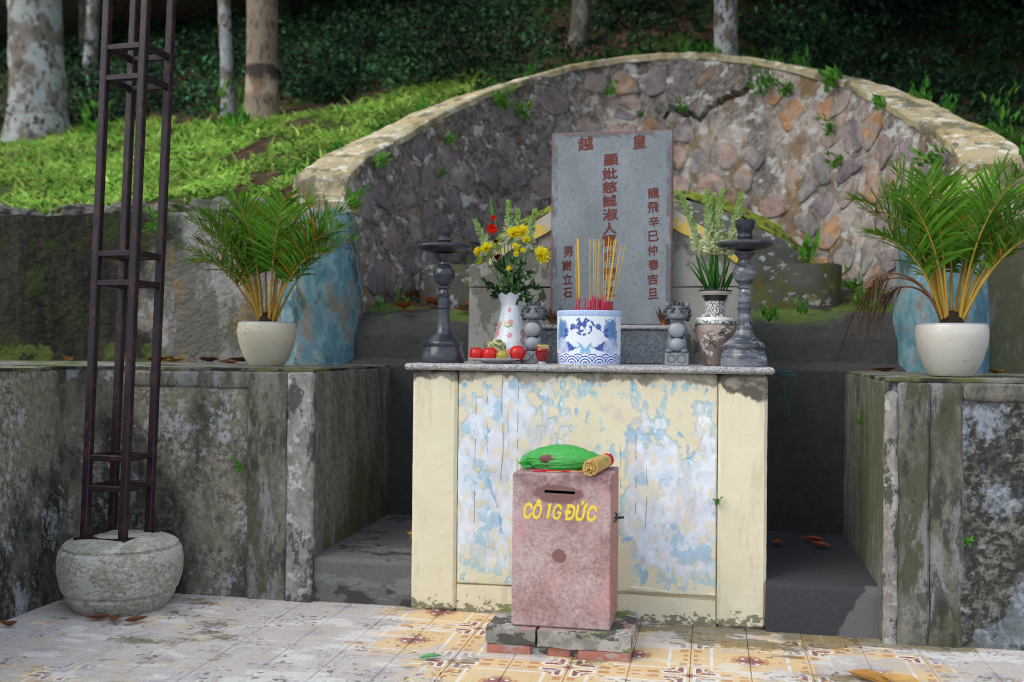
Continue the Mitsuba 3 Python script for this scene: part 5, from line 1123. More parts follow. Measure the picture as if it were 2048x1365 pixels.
lion(-.131, 4.21, 'small grey stone lion right of the blue and white pot')
for x, lab in ((-.685, 'small brown and gold lotus ornament at the left foot of the gravestone'), (-.195, 'small brown and gold lotus ornament at the right foot of the gravestone')):
    k = thing('lotus_ornament', lab, 'ornament')
    obj('bud', blob((x, 4.49, 1.175), (.015, .015, .02), 3), 'old_gold', k, smooth=True)
    n = 12; a = np.linspace(0, 2 * PI, n, endpoint=False); P = np.stack([x + .004 * np.cos(a), 4.492 + .004 * np.sin(a), 1.15 + 0 * a], 1)
    D = np.stack([np.cos(a) * .45, np.sin(a) * .45, 1 + 0 * a], 1); v, f = leaves(P, D, np.stack([np.cos(a), np.sin(a), 0 * a], 1), rng.uniform(.05, .10, n), .02, .3, -.1)
    obj('petals', trimesh.Trimesh(v, f, process=False), 'm_vc_gloss', k, color=leafcol(n, (.09, .035, .015), .5))
    obj('foot', lathe([(0, 0), (.016, 0), (.012, .008), (0, .01)], 16, (x, 4.49, 1.1475)), 'old_gold', k, smooth=True)

# ================================================================ donation box on its brick plinth
ph_ = thing('brick_plinth', 'low cracked cement and brick plinth under the donation box', 'plinth')
def slabpoly(x0, x1, y0, y1): return sbox(x0, y0, x1, y1)
obj('cement_cap', rough(ext(sbox(-.748, 3.462, -.578, 3.80), .034, .0855), .02, .004, 22, 171), 'plinth_cement', ph_, smooth=40)
obj('cement_cap', rough(ext(sbox(-.567, 3.452, -.252, 3.79), .034, .0855), .02, .004, 22, 172), 'plinth_cement', ph_, smooth=40)
for x0, x1, y0, y1 in ((-.745, -.593, 3.466, 3.56), (-.535, -.455, 3.468, 3.56), (-.428, -.256, 3.455, 3.56), (-.745, -.593, 3.57, 3.79), (-.43, -.256, 3.57, 3.78)):
    obj('brick', rough(chbox(x0, x1, y0, y1, -.004, .0325, .004), .025, .0025, 25, 173), 'red_brick', ph_, smooth=40)
obj('mortar_bed', rough(chbox(-.74, -.26, 3.485, 3.78, -.004, .033, .003), .03, .003, 20, 174), 'plinth_cement', ph_, smooth=40)
BX0, BX1, BY0, BY1, BZ0, BZ1 = -.667, -.325, 3.50, 3.79, .088, .614
db = thing('donation_box', 'faded red metal donation box with yellow letters and a coin slot', 'box')
slot = trimesh.creation.box((.106, .05, .011), trimesh.transformations.translation_matrix((-.502, BY0, .5525)) @ trimesh.transformations.rotation_matrix(.02, [0, 1, 0]))
hollow = mani(trimesh.creation.box((BX1 - BX0 - .02, BY1 - BY0 - .02, BZ1 - BZ0 - .02), trimesh.transformations.translation_matrix(((BX0 + BX1) / 2, (BY0 + BY1) / 2, (BZ0 + BZ1) / 2))))
body = mani(chbox(BX0, BX1, BY0, BY1, BZ0, BZ1, .005)) - hollow - mani(slot)
obj('case', tri(body), 'faded_red_paint', db)
# brush lettering of the box: polygons, each an outer ring and its holes; capitals are 70 high
LETTERS = {
    'C': [[[0,27,0,43,1,43,1,48,3,54,6,60,9,62,9,64,13,68,22,73,29,74,29,75,41,75,41,74,48,73,54,70,56,67,58,67,65,57,67,51,67,46,65,44,53,44,51,45,49,52,44,57,39,59,32,59,24,56,21,53,17,44,17,27,18,23,22,16,28,12,38,11,44,13,49,18,51,25,53,26,65,26,67,24,67,19,63,9,58,3,56,3,54,0,48,-3,41,-4,41,-5,29,-5,29,-4,24,-4,22,-2,19,-2,18,0,13,2,6,10,3,16,1,22,1,27]]],
    'Ô': [[[0,27,0,43,1,43,1,48,3,54,7,61,9,62,9,64,13,68,20,71,20,74,17,74,16,76,16,80,27,91,28,94,31,95,42,94,43,91,49,86,49,84,54,80,54,75,50,74,50,71,57,68,61,64,61,62,64,60,69,48,70,27,69,27,69,22,67,16,64,10,57,2,48,-3,41,-4,41,-5,25,-4,16,0,9,6,9,8,6,10,3,16,1,22,1,27],[17,27,18,23,22,16,28,12,39,11,47,15,53,27,53,44,48,54,38,59,31,59,23,55,17,44],[34,79,33,75,37,75,37,78]]],
    'I': [[[0,-2,0,9,1,11,12,13,12,58,2,58,0,60,0,71,1,73,4,74,38,74,41,73,42,71,42,60,40,58,29,58,29,13,41,11,42,9,42,-2,40,-4,2,-4]]],
    'G': [[[0,27,0,43,1,43,1,48,3,54,8,60,8,62,13,67,20,71,27,72,27,73,39,73,39,72,46,71,53,67,58,62,62,55,63,46,51,46,48,54,44,58,37,61,29,61,23,59,21,56,19,56,19,54,16,52,13,44,13,27,15,20,22,12,30,9,38,9,45,12,48,15,51,21,51,25,35,25,33,27,33,36,34,37,63,37,64,36,64,22,63,22,62,14,59,11,59,9,49,0,46,0,44,-2,39,-2,39,-3,27,-3,16,1,8,8,8,10,4,14,1,22,1,27]]],
    'Đ': [[[0,29,0,40,1,42,9,43,9,71,10,73,13,74,37,74,37,73,45,73,45,72,52,71,64,62,64,60,68,56,68,53,71,48,72,27,71,27,71,22,69,16,65,9,58,2,47,-3,42,-3,42,-4,11,-4,9,-2,9,27,2,27],[26,44,40,43,44,41,44,29,42,27,26,27,26,12,41,12,47,14,52,19,55,27,55,42,52,51,48,55,44,57,26,58]]],
    'Ứ': [[[0,72,2,74,14,74,16,73,17,70,17,19,24,12,35,11,41,13,46,20,46,72,48,74,55,74,56,83,67,84,71,82,72,80,71,65,68,61,63,59,63,23,62,22,62,16,58,7,52,1,42,-4,25,-5,25,-4,15,-2,10,3,8,3,7,6,4,8,0,19]],[[24,80,32,94,43,95,47,93,48,89,46,88,45,84,37,73,34,72,25,73,24,74]]]}
def letters(text, x, z, w, h):
    shapes, at = [], 0
    for ch in text:
        gs_ = [Polygon(np.array(r[0]).reshape(-1, 2), [np.array(q).reshape(-1, 2) for q in r[1:]]).buffer(0) for r in LETTERS[ch]] if ch != 'I' else [Polygon([(0, 0), (15, 0), (15, 74), (0, 74), (-10, 62), (0, 62)])]
        shapes += [affinity.translate(q, at, 0) for q in gs_]; at += max(q.bounds[2] for q in gs_) + 4
    m = cat([trimesh.creation.extrude_polygon(q, 1.0, engine='earcut') for q in shapes]); v = np.array(m.vertices)
    v[:, 0] = v[:, 0] + .24 * v[:, 1]; v[:, 0] -= v[:, 0].min(); v[:, 0] *= w / v[:, 0].max(); v[:, 1] *= h / 70
    m.vertices = np.stack([x + v[:, 0], BY0 - .0016 * v[:, 2] + .0002, z + v[:, 1] - .012 * v[:, 0]], 1); m.fix_normals(); return m
for t, x, w in (('CÔ', -.628, .066), ('I', -.548, .019), ('G', -.526, .033), ('ĐỨC', -.484, .112)):
    obj('letters', letters(t, x, .4605, w, .050), 'yellow_letter', db)
hp = obj('hasp', bar((BX1 - .002, 3.62, .452), (BX1 + .034, 3.62, .456), .009, np.array([0, 0, 1.0])), 'iron', db)
obj('staple', tube([(BX1 - .001, 3.605, .44), (BX1 + .008, 3.605, .445), (BX1 + .008, 3.635, .465), (BX1 - .001, 3.635, .468)], .003, 6), 'iron', db, smooth=True)

k = thing('plastic_bag', 'crumpled bright green plastic bag lying on the donation box', 'bag')
m = trimesh.creation.icosphere(5); v = np.array(m.vertices)
t = v[:, 0]; taper = np.where(t > 0, 1 - .62 * np.abs(t) ** 1.5, 1 - .35 * np.abs(t) ** 2.5)
v[:, 1] *= taper; v[:, 2] *= taper
wr = .15 * (meshkit.fbm(np.stack([v[:, 0] * 1.6, v[:, 1] * 5, v[:, 2] * 6], 1), 4, 181) - .5) - .10 * np.abs(meshkit.noise(np.stack([v[:, 0] * 4 + v[:, 2] * 5, v[:, 1] * 6, v[:, 2] * 8 - v[:, 0] * 3], 1), 182) - .5) + .04
v *= (1 + wr)[:, None]
v[:, 2] = np.maximum(v[:, 2], -.62)
v = v * np.array([.152, .078, .056]); v[:, 2] += .12 * np.clip(v[:, 0], 0, 1) * .35 + .030; v[:, 1] += -.10 * v[:, 0]
m.vertices = v + np.array([-.505, 3.64, BZ1 + .002]); obj('film', m, 'green_film', k, smooth=True)
m2 = m.copy(); c_ = v.mean(0) + np.array([-.505, 3.64, BZ1 + .002]); m2.vertices = c_ + (np.array(m.vertices) - c_) * np.array([.86, .85, .82]); obj('contents', m2, 'bag_content', k, smooth=True)
q = blob((-.556, 3.575, BZ1 + .044), (.028, .006, .014), 3, .25, 60, 183); obj('packet', q, 'brown_paper', k, smooth=True)
v, f = leaves([(-.62, 3.62, BZ1 + .02)] * 5, [(-1, -.5, .35), (-1, -.2, -.05), (-.9, -.6, 0), (-1, .1, .5), (-.7, -.9, -.1)], rng.normal(size=(5, 3)), .05, .04, .3, .2)
obj('knot_ends', trimesh.Trimesh(v, f, process=False), 'green_film', k)
k = thing('incense_bundle', 'tied bundle of straw coloured incense sticks on the corner of the donation box', 'incense')
a0, a1 = np.array([-.395, 3.475, BZ1 + .028]), np.array([-.362, 3.745, BZ1 + .028]); t_ = unit(a1 - a0); s_ = unit(np.cross(t_, [0, 0, 1.0])); u_ = np.cross(s_, t_)
bits = []; reds = []
rr = 0; pts = [(0, 0)]
for ring_n, r in ((6, .0068), (12, .0134), (18, .0198), (22, .0243)): pts += [(r * math.cos(2 * PI * i / ring_n), r * math.sin(2 * PI * i / ring_n)) for i in range(ring_n)]
for (p, q) in pts:
    o = s_ * p + u_ * q; j = rng.normal(0, .004)
    bits.append(tube([a0 + o + t_ * j, a1 + o * .92 - t_ * .05], .0036, 5)); reds.append(tube([a1 + o * .92 - t_ * .05, a1 + o * .9 + t_ * j], .003, 5))
obj('sticks', cat(bits), 'bamboo', k, kind='stuff'); obj('red_ends', cat(reds), 'incense_red', k, kind='stuff')
for i, (a, b, mt) in enumerate((((-.60, 3.525, BZ1 + .004), (-.42, 3.58, BZ1 + .005), 'incense_red'), ((-.55, 3.515, BZ1 + .004), (-.40, 3.60, BZ1 + .005), 'bamboo'), ((-.47, 3.535, BZ1 + .004), (-.36, 3.57, BZ1 + .012), 'bamboo'), ((-.61, 3.55, BZ1 + .008), (-.47, 3.54, BZ1 + .005), 'incense_red'))):
    single('loose_stick', tube([a, b], .0022, 5), mt, 'loose incense stick lying on the donation box in front of the green bag', 'incense', 'loose sticks on the donation box')

# ================================================================ trees
def trunk(path, radii, seed, amp):
    m = tube(path, radii, 28); v, f = m.vertices, m.faces
    return rough(trimesh.Trimesh(v, f, process=True), .12, amp, 5, seed)
def crown(c, r, n, size, seed):
    g = np.random.default_rng(seed); P = g.normal(size=(n, 3)); P = unit(P) * (g.random((n, 1)) ** .45) * np.array(r)
    P = P * (.8 + .5 * meshkit.noise(P * .8 + seed, seed)[:, None]) + np.array(c)
    D = g.normal(size=(n, 3)); N = g.normal(size=(n, 3)) + np.array([0, 0, 1.5])
    v, f = leaves(P, D, N, g.uniform(.7, 1.3, n) * size, g.uniform(.4, .6, n) * size, .1, .2)
    c = np.array([.035, .085, .02])[None] * g.uniform(.5, 1.5, (n, 1)); return trimesh.Trimesh(v, f, process=False), np.repeat(c, 5, 0)
def tree(name, x, y, r0, r1, h, lean, bark, label, group=None, crown_n=5000, flare=1.35, seed=0, cr=(2.4, 1.8, 1.5), wob=.04):
    z = float(hill(x, y)) - .12
    t = np.linspace(0, 1, 22); g = np.random.default_rng(seed)
    wx = wob * np.sin(t * 9 + seed) ; path = np.stack([x + lean[0] * t * h + wx, y + lean[1] * t * h, z + t * h], 1)
    rad = r0 + (r1 - r0) * t; rad = rad * (1 + (flare - 1) * np.exp(-t * h / .22))
    k = thing(name, label, 'tree', group)
    obj('trunk', trunk(path, rad, seed, r0 * .10), bark, k, smooth=50)
    cm, cc = crown(path[-1] + np.array([0, 3.2, 1.0]), cr, crown_n, .3, seed); obj('crown', cm, 'm_vc', k, color=cc)
    for a in range(4):
        aa = a * 1.57 + seed; e = path[-1] + np.array([1.6 * math.cos(aa), 1.4 + 1.2 * math.sin(aa), 1.2]); obj('limb', tube([path[-4], (path[-4] + e) / 2 + [0, 0, .3], e], [r1 * .6, r1 * .45, r1 * .2], 8), bark, k, smooth=True)
tree('forest_tree', -6.0, 8.3, .235, .2, 7, (-.024, 0), 'lichened_bark', 'thick pale mottled tree trunk at the left edge behind the grass', seed=1)
tree('forest_tree', -4.25, 8.5, .056, .05, 6.5, (-.006, 0), 'lichened_bark', 'thin pale crooked trunk left of the scarred brown tree', seed=2, crown_n=3000)
tree('forest_tree', -3.74, 8.15, .128, .12, 7, (-.0, 0), 'scarred_bark', 'straight brown trunk with a dark scar ring near its foot', seed=3, flare=1.3, wob=.01)
tree('forest_tree', .11, 8.12, .088, .08, 7, (-.004, 0), 'lichened_bark', 'pale straight trunk standing just behind the horseshoe wall', seed=4, wob=.01, flare=1.1)
tree('forest_tree', -1.08, 8.7, .08, .06, 6, (.01, 0), 'dark_bark', 'dark mossy trunk in the forest behind the gravestone', seed=5)
tree('forest_tree', -7.1, 10.8, .075, .06, 6, (.0, 0), 'lichened_bark', 'slim pale trunk deep in the forest right of the thick mottled tree', seed=6, crown_n=3000)
g = np.random.default_rng(77)
for i, x in enumerate((-9.5, -8.1, -5.2, -2.7, .9, 2.3, 3.6, 5.0)):
    tree('dark_forest_tree', x + g.normal(0, .3), g.uniform(10.6, 14), g.uniform(.05, .12), .05, 6, (g.normal(0, .03), 0), 'dark_bark', 'dark slender trunk deep in the forest, ' + ('at the far left edge', 'just left of the mottled tree', 'between the mottled and the scarred tree', 'above the left arm of the stone wall', 'right of the pale trunk behind the wall', 'above the right arm of the stone wall', 'above the right end of the stone wall', 'at the far right edge')[i], 'dark trunks in the forest', crown_n=2500, seed=20 + i)

# forest canopy above view, shaped to shade the slope, and undergrowth beneath it
def leaf_cloud(P, size, base, var, g, wet=0):
    n = len(P); D = g.normal(size=(n, 3)); N = g.normal(size=(n, 3)) + np.array([0, -.4, 1.2])
    v, f = leaves(P, D, N, g.uniform(.7, 1.35, n) * size, g.uniform(.4, .6, n) * size, .12, .25)
    c = np.asarray(base)[None] * g.uniform(1 - var, 1 + var, (n, 1)) * (1 + .3 * (g.random((n, 3)) - .5)); return trimesh.Trimesh(v, f, process=False), np.repeat(np.clip(c, 0, 1), 5, 0)
g = np.random.default_rng(88)
n = 60000
x = g.uniform(-17, 14, n); y = 9.5 + .9 * (x < -1.5) + 12 * g.random(n) ** 1.3; low = 4.75 + .40 * (y - 9.5); P = np.stack([x, y, low + 3.4 * g.random(n) + .5 * meshkit.noise(np.stack([x, y, x * 0], 1) * .9, 3)], 1)
n2 = 15000  # overhang above the grave, unseen, added to block overhead sky light
x2 = g.uniform(-1.6, 8, n2); y2 = g.uniform(4.4, 9.6, n2); P2 = np.stack([x2, y2, np.maximum(5.2, 1.6 + .42 * y2) + 2.4 * g.random(n2) + .6 * meshkit.noise(np.stack([x2, y2, x2 * 0], 1) * .9, 4)], 1)
P = np.vstack([P, P2])
m, c = leaf_cloud(P, .32, (.03, .075, .018), .5, g)
obj('shade_canopy', m, 'm_vc', color=c); labels['shade_canopy'] = {'label': 'dense leafy forest canopy above view, with an added overhang, shading slope and grave', 'category': 'foliage', 'kind': 'stuff'}
B, BT = [], []
for i in range(900):
    x, y = g.uniform(-11, 7), 8.3 + 5.5 * g.random() ** 1.2
    if ((x - HX) / (HA + .55)) ** 2 + ((y - HY) / (HB + .55)) ** 2 < 1: continue
    if y < 9.6 and (abs(x - .1) < .5 or abs(x + 1.1) < .35): continue
    if y < 8.9 and -1.6 < x < 1.4: continue
    if y < 8.7 and (x < -2.6) and g.random() < .8: continue
    if x > 1.2 and y < 10 and g.random() < .75: continue
    n = int(g.uniform(70, 200)); r = g.uniform(.2, .6); q = unit(g.normal(size=(n, 3))) * g.random((n, 1)) ** .5 * np.array([r, r, r * .9]); q[:, 2] = np.abs(q[:, 2])
    B.append(q + np.array([x, y, float(hill(x, y))])); BT.append(np.full(n, np.exp(g.normal(.3, .6))))
for i in range(460):
    x, y = g.uniform(-1.8, 5.5), g.uniform(7.4, 9.6)
    if ((x - HX) / (HA + .35)) ** 2 + ((y - HY) / (HB + .35)) ** 2 < 1: continue
    n = int(g.uniform(14, 50)); r = g.uniform(.06, .2); q = unit(g.normal(size=(n, 3))) * g.random((n, 1)) ** .5 * r; q[:, 2] = np.abs(q[:, 2])
    B.append(q + np.array([x, y, float(hill(x, y))])); BT.append(np.full(n, np.exp(g.normal(.1, .5))))
P = np.vstack(B); m, c = leaf_cloud(P, .06, (.012, .036, .014), .7, g); c = c * np.repeat(np.concatenate(BT), 5)[:, None]
obj('forest_undergrowth', m, 'm_vc', color=c); labels['forest_undergrowth'] = {'label': 'dark leafy undergrowth covering the forest slope', 'category': 'undergrowth', 'kind': 'stuff'}

# ================================================================ grass on the left terrace
g = np.random.default_rng(99)
n = 90000
x = g.uniform(-9.5, -1.75, n); y = 5.18 + 3.6 * g.random(n) ** 1.25
keep = ((x - HX) / (HA + .17)) ** 2 + ((y - HY) / (HB + .17)) ** 2 > 1
keep &= (y < 8.0 + .35 * np.sin(x * 2.1) + .5 * meshkit.noise(np.stack([x, y, x * 0], 1) * 2, 5)) & (meshkit.fbm(np.stack([x * 2.2, y * 2.2, x * 0], 1), 3, 6) > .36)
keep &= (y > 5.3 + .25 * meshkit.noise(np.stack([x * 3, y * 0, x * 0], 1), 8))
x, y = x[keep], y[keep]; n = len(x)
P = np.stack([x, y, hill(x, y) - .005], 1); a = g.uniform(0, 2 * PI, n); lean = g.uniform(.3, 1.6, n)
D = np.stack([np.cos(a) * lean, np.sin(a) * lean, np.ones(n)], 1)
big = g.random(n) < .05
v, f = leaves(P, D, np.stack([np.cos(a), np.sin(a), np.full(n, -.2)], 1) * -1 + np.array([0, 0, .8]), np.where(big, g.uniform(.07, .15, n), g.uniform(.025, .075, n)), np.where(big, .022, g.uniform(.018, .034, n)), .1, .35)
tone = (.45 + 1.1 * meshkit.fbm(P * np.array([3.2, 3.2, 0]), 4, 9))[:, None] * g.uniform(.7, 1.3, (n, 1))
col = np.where(g.random((n, 1)) < .35, np.array([[.55, .70, .18]]), np.array([[.34, .56, .12]])) * tone; col = np.where(g.random((n, 1)) < .04, np.array([[.22, .15, .07]]), col); col = np.where(g.random((n, 1)) < .12, np.array([[.06, .17, .03]]), col)
obj('grass', trimesh.Trimesh(v, f, process=False), 'm_leaf', color=np.repeat(np.clip(col, 0, 1), 5, 0)); labels['grass'] = {'label': 'bright green grass on the terrace left of the horseshoe wall', 'category': 'grass', 'kind': 'stuff'}
# crest fringe of grass along and behind the wall
n = 15000; ph = g.uniform(.02, PI - .25, n); off = HW + .05 + .5 * g.random(n) ** 2
xy = ring(ph, off); P = np.concatenate([xy, (hill(xy[:, 0], xy[:, 1]) - .0)[:, None]], 1)
kp = meshkit.fbm(P * 2.1, 3, 15) > .40; P = P[kp]; n = len(P); a = g.uniform(0, 2 * PI, n)
v, f = leaves(P, np.stack([np.cos(a), np.sin(a), np.full(n, 1.1)], 1), np.tile([0, -.3, 1.], (n, 1)), g.uniform(.05, .13, n), g.uniform(.012, .022, n), .1, .4)
obj('crest_grass', trimesh.Trimesh(v, f, process=False), 'm_leaf', color=np.repeat(np.array([[.07, .2, .03]]) * g.uniform(.5, 1.5, (n, 1)), 5, 0)); labels['crest_grass'] = {'label': 'thin fringe of grass growing behind the crest of the horseshoe wall', 'category': 'grass', 'kind': 'stuff'}

# ================================================================ weeds, each a plant of its own
def weed(p, r, n, size, label, normal=(0, -1, .5), col=(.11, .3, .04), group=None, droop=.3, name='wall_weed', wid=.42):
    g = np.random.default_rng(int(abs(p[0] * 977 + p[2] * 7919)) % 99991); N = unit(np.array(normal, float))
    q = unit(g.normal(size=(n, 3))) * g.random((n, 1)) ** .6 * r; q += N * np.abs(q @ N)[:, None] * 1.2
    P = np.array(p) + q * .75; D = unit(q + N * .4 + g.normal(size=(n, 3)) * .35 * r + np.array([0, 0, .15]))
    v, f = leaves(P, D, np.tile(N, (n, 1)) + g.normal(size=(n, 3)) * .45 + np.array([0, 0, .5]), g.uniform(.7, 1.3, n) * size, g.uniform(.8, 1.2, n) * size * wid, .12, droop)
    k = thing(name, label, 'plant', group)
    obj('leaves', trimesh.Trimesh(v, f, process=False), 'm_leaf', k, color=np.repeat(np.array([col]) * g.uniform(.6, 1.35, (n, 1)) * (1 + .2 * (g.random((n, 3)) - .5)), 5, 0))
    st = [tube([np.array(p) - N * .02, np.array(p) + (P[i] - np.array(p)) * .5 + N * .01, P[i]], .0016, 4) for i in range(0, n, max(1, n // 7))]
    obj('stems', cat(st), 'flower_stem', k)
def wall_normal(s):
    ph = float(ph_of(s)); v = np.array([-math.cos(ph) / HA, -math.sin(ph) / HB, 0]); return unit(v)
for s, z, r, n, sz, lab in ((6.31, 2.10, .06, 26, .05, 'fern tuft under the coping at the left arm of the stone wall'), (5.457, 2.391, .07, 40, .035, 'feathery weed on the dark stones below the left arm'), (5.556, 2.152, .04, 12, .045, 'small light green weed in a hole of the left arm'),
        (4.911, 2.74, .10, 60, .05, 'large trailing weed under the coping left of the crest'), (4.70, 2.70, .09, 55, .045, 'yellow green weed hanging below the coping left of the gravestone'), (3.899, 2.927, .09, 45, .045, 'leafy weed high on the wall above the gravestone'), (3.661, 2.768, .04, 14, .045, 'small weed on a stone just above the gravestone'),
        (2.62, 2.88, .13, 80, .055, 'bushy weed hanging from the crest right of the gravestone'), (2.40, 2.80, .08, 40, .05, 'trailing weed beside the bushy one on the right crest'), (1.964, 2.76, .09, 30, .085, 'weed with large round leaves under the right coping'), (1.964, 2.462, .08, 48, .042, 'green weed halfway down the right arm of the wall'),
        (1.865, 2.239, .07, 36, .045, 'low green weed on the right arm of the wall'), (1.429, 2.50, .05, 16, .07, 'hanging leaf tuft below the bend of the right arm'), (.62, 2.02, .09, 44, .055, 'light green weed at the inner edge of the right coping end'), (3.383, 2.379, .05, 16, .06, 'weed in the wall at the right edge of the gravestone'),
        (3.324, 2.799, .07, 34, .045, 'weed growing out of the crack in the upper wall'), (6.70, 1.83, .08, 36, .05, 'pale green weed beside the left pillar top')):
    s = max(s - .27, .12)
    weed(on_wall(np.array([s]), np.array([z - .04]), np.array([.03]))[0], r, n, sz, lab, wall_normal(s) + np.array([0, 0, .5]))
for ph, up_, r, n, sz, lab in ((2.936, .02, .06, 22, .05, 'weed on the lower left coping'), (2.564, .05, .08, 30, .05, 'bright weed behind the left coping under the trees'), (2.273, .03, .05, 16, .05, 'small weed behind the coping left of the crest'), (2.128, .05, .07, 24, .06, 'pale weed on the crest left of the dark trunk'), (1.896, .06, .07, 22, .055, 'weed on the crest above the gravestone'),
        (1.672, .05, .1, 36, .06, 'spreading weed on the crest right of the dark trunk'), (1.474, .06, .13, 50, .07, 'leafy clump on the crest left of the pale trunk'), (1.38, .06, .1, 40, .07, 'leafy clump at the foot of the pale trunk'), (1.122, .06, .1, 36, .06, 'leafy weed on the crest right of the pale trunk'), (1.02, .15, .1, 34, .07, 'tall weed standing on the right crest'), (.513, .10, .09, 30, .06, 'upright weed on the coping of the right arm'), (.40, .04, .06, 22, .055, 'small weed at the bend of the right coping'), (.001, .03, .1, 30, .06, 'weed outside the right coping end')):
    q = ring(np.array([ph]), np.array([HW * 1.1]))[0]; weed((q[0], q[1], float(crest(np.array([ph]))[0]) - .02), r, n, sz, lab, (0, -.4, 1), col=(.08, .25, .04))
for (p, r, n, sz, lab, nr) in (((-1.893, 3.965, .535), .035, 8, .05, 'small bright weed on the plaster strip of the left wall', (0, -1, .5)), ((.885, 3.865, .365), .02, 6, .05, 'five leaved weed on the right wall', (0, -1, .3)), ((.03, 3.955, .47), .025, 9, .032, 'tiny weed in the joint of the altar front', (0, -1, .4)),
        ((-2.85, 5.0, 1.68), .12, 46, .06, 'fern hanging over the stained wall behind the mast', (0, -1, .2)), ((.655, 4.45, .76), .06, 12, .06, 'small plant inside the dark right niche', (-.6, -1, .2)),
        ((-1.63, 5.35, 1.26), .05, 14, .045, 'small weed on the grave floor by the left pillar', (0, -.5, 1)), ((-1.30, 5.6, 1.36), .10, 34, .05, 'weed patch at the foot of the wall left of the candlestick', (0, -.5, 1)), ((-1.72, 5.2, 1.25), .05, 12, .04, 'low weed next to the blue left pillar', (0, -.5, 1)),
        ((.45, 5.06, 1.475), .06, 9, .1, 'broad leaved light green plant on the mound kerb', (0, -.6, .8)), ((.27, 4.99, 1.19), .06, 18, .045, 'small pale weed on the black bank right of the candlestick', (0, -.8, .6)), ((.42, 5.06, 1.23), .05, 16, .042, 'tiny weed above the pale one on the black bank', (0, -.8, .6)),
        ((.74, 5.4, 1.27), .08, 26, .045, 'weed on the grave floor left of the right pillar', (0, -.5, 1)), ((.78, 6.0, 1.38), .09, 30, .05, 'weed at the foot of the right wall arm', (0, -.5, 1)), ((-4.9, 7.6, 2.75), .2, 50, .1, 'pale shrub at the foot of the thick mottled tree', (0, -.4, 1)), ((-3.6, 7.35, 2.72), .2, 44, .09, 'leafy shrub left of the thin pale trunk', (0, -.4, 1)),
        ((2.0, 6.6, float(hill(2.0, 6.6)) + .03), .25, 90, .07, 'weed patch at the right edge behind the wall', (0, -.5, 1)), ((1.75, 6.9, float(hill(1.75, 6.9)) + .03), .25, 90, .07, 'green weed patch outside the right arm of the wall', (0, -.5, 1)), ((2.3, 7.4, float(hill(2.3, 7.4)) + .03), .3, 90, .07, 'dim weed patch on the slope at the right', (0, -.5, 1))):
    weed(p, r, n, sz, lab, nr, name='weed')

# ================================================================ edging rocks above the left wall
g = np.random.default_rng(31)
for i, (x, w, h) in enumerate(((-3.92, .32, .09), (-3.52, .3, .10), (-3.16, .36, .10), (-2.9, .22, .09), (-2.62, .30, .12), (-2.38, .25, .1), (-4.3, .3, .09))):
    m = blob((x, 5.24, 1.765), (w * .52, .15, h * .62), 4, .8, 12, 200 + i); v = np.array(m.vertices); m.vertices = np.round(v / .004) * .004 * .3 + v * .7
    single('edge_rock', m, 'grey_rock', 'flat rock edging the grass, ' + ('left of the mast', 'behind the left post of the mast', 'just right of the mast', 'between the mast and the palm', 'at the left tips of the palm', 'behind the palm', 'at the left edge')[i], 'rock', 'rocks edging the grass', smooth=35)
mat('grey_rock', lambda p, n, uv: mix(mix(C3(.045, .042, .036), C3(.19, .18, .165), fbm(p.x * 14, p.y * 14, p.z * 22, 5)), C3(.07, .1, .02), sm(.56, .62, fbm(p.x * 7 + 3, p.y * 7, p.z * 7, 3))), .9, .2)

# ================================================================ fallen leaves
def fallen(p, L, col, label, group=None, ang=None, curl=.25, normal=(0, 0, 1)):
    g = np.random.default_rng(int(abs(p[0] * 7331 + p[1] * 3571)) % 99991); a = g.uniform(0, 2 * PI) if ang is None else ang
    D = np.array([math.cos(a), math.sin(a), 0]); s = np.array([-D[1], D[0], 0]); V, F, C = [], [], []
    for t in np.linspace(0, 1, 7):
        w = L * .24 * math.sin(PI * min(.97, max(.04, t))) ** .8; z = curl * L * ((t - .45) ** 2 * 1.6) + .004
        for q in (-1, -.5, 0, .5, 1): V.append(np.array(p) + D * L * (t - .5) + s * w * q + np.array([0, 0, z + abs(q) * w * (.5 + curl) + g.normal(0, .0012)])); C.append(np.array(col) * g.uniform(.75, 1.2))
    for i in range(6):
        for j in range(4): o = i * 5 + j; F += [[o, o + 1, o + 6], [o, o + 6, o + 5]]
    single('fallen_leaf', trimesh.Trimesh(np.array(V), np.array(F), process=False), 'm_vc', label, 'leaf', group, color=np.array(C), smooth=True)
BR, OR, RD = (.13, .055, .025), (.38, .17, .03), (.3, .085, .03)
for p, L, c in (((-2.62, 4.55, .957), .12, BR), ((-2.95, 4.35, .957), .1, OR), ((-3.05, 4.5, .957), .13, BR), ((-2.45, 4.75, .957), .13, BR), ((-2.3, 4.8, .957), .14, BR), ((-2.16, 4.38, .957), .09, (.2, .1, .05)), ((-2.7, 4.8, .957), .12, BR), ((-2.5, 4.5, .957), .1, OR)):
    fallen(p, L, c, 'curled brown dead leaf on top of the left low wall', 'dead leaves on the left low wall')
g = np.random.default_rng(41)
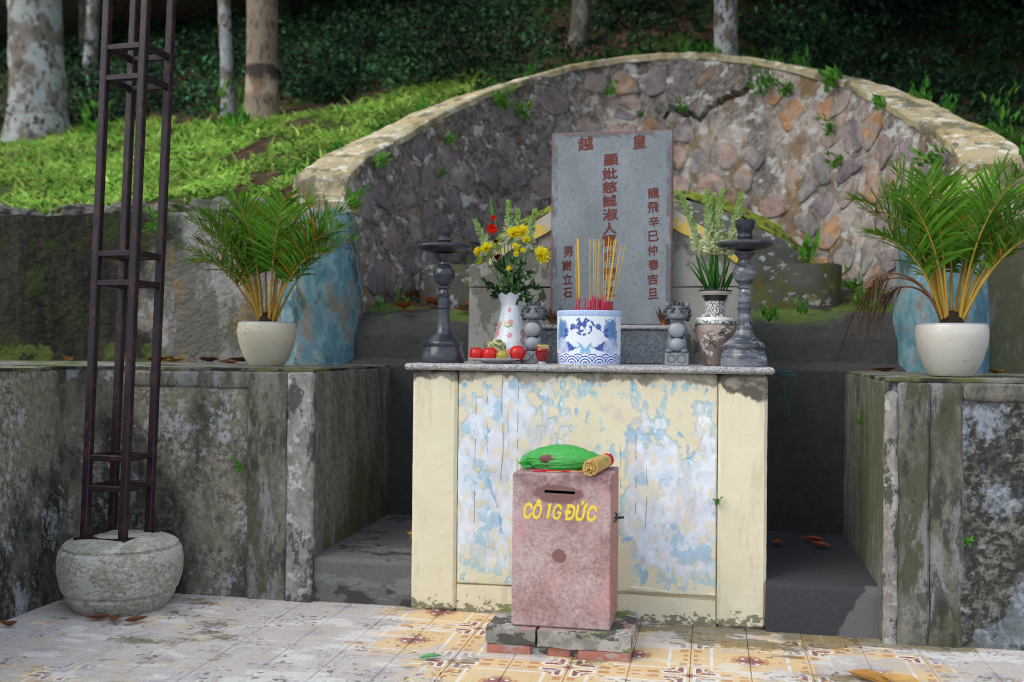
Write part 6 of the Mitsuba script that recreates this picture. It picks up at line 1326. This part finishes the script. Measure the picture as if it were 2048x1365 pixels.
for i in range(44):
    x, y = g.uniform(-1.76, -.98), 5.14 + .75 * g.random() ** 1.4; fallen((x, y, np.interp(y, [5.1, 5.2, 5.6, 6.2], [1.18, 1.22, 1.30, 1.405]) + .016), g.uniform(.07, .15), [BR, RD, (.3, .13, .07), (.35, .2, .13)][g.integers(4)], 'brown fallen leaf on the mossy grave floor behind the left candlestick', 'fallen leaves on the grave floor', curl=g.uniform(.2, .9))
for x, y, L, c in ((.55, 5.35, .1, (.4, .22, .1)), (.62, 5.6, .1, OR), (.5, 5.8, .08, (.4, .3, .05))): fallen((x, y, np.interp(y, [5.2, 5.6, 6.2], [1.22, 1.30, 1.405]) + .016), L, c, 'fallen leaf on the grave floor right of the mound', 'fallen leaves right of the mound')
for x, y, a in ((-2.26, 3.53, .3), (-2.10, 3.53, .8), (-2.18, 3.515, 2.0)): fallen((x, y, .004), .085, BR, 'dark brown dead leaf at the foot of the stone drum', 'dead leaves at the drum', ang=a, curl=.3)
fallen((-2.52, 3.37, .004), .06, BR, 'single brown leaf by the left wall corner', curl=.6)
fallen((-.91, 3.34, .004), .075, (.12, .32, .12), 'small green leaf on the pale floor tiles', curl=.05)
fallen((.50, 3.42, .004), .15, (.36, .18, .045), 'long ochre leaf on the floor at the right', ang=-.75, curl=.08); fallen((.59, 3.37, .006), .18, (.44, .26, .09), 'second long yellow leaf on the floor at the bottom right', ang=-1.0, curl=.08)
fallen((-1.27, 4.34, .205), .09, (.5, .36, .05), 'yellow leaf on the step of the left niche', curl=.6)
for x, y, L in ((.30, 4.62, .09), (.45, 4.72, .10), (.47, 4.60, .09)): fallen((x, y, .205), L, (.3, .075, .03), 'orange brown leaf on the floor of the dark right niche', 'leaves in the right niche', curl=.12)
fallen((1.10, 4.32, .957), .1, (.42, .2, .03), 'orange leaf beside the right palm pot')
fallen((.72, 4.55, .957), .1, BR, 'dark brown leaf at the foot of the blue right pillar')
# blue string hanging at the right end of the altar
k = thing('string', 'tangled blue green string hanging beside the right end of the altar', 'string')
t = np.linspace(0, 1, 24)
obj('loop', tube(np.stack([.28 + .05 * np.cos(t * 11) , 4.2 + .01 * np.sin(t * 7), .955 + .008 * np.sin(t * 17)], 1), .0028, 5), 'blue_string', k, smooth=True)
obj('tail', tube(np.stack([.285 + .02 * t + .006 * np.sin(t * 9), 4.2 + 0 * t, .955 - .17 * t], 1), .0026, 5), 'blue_string', k, smooth=True)
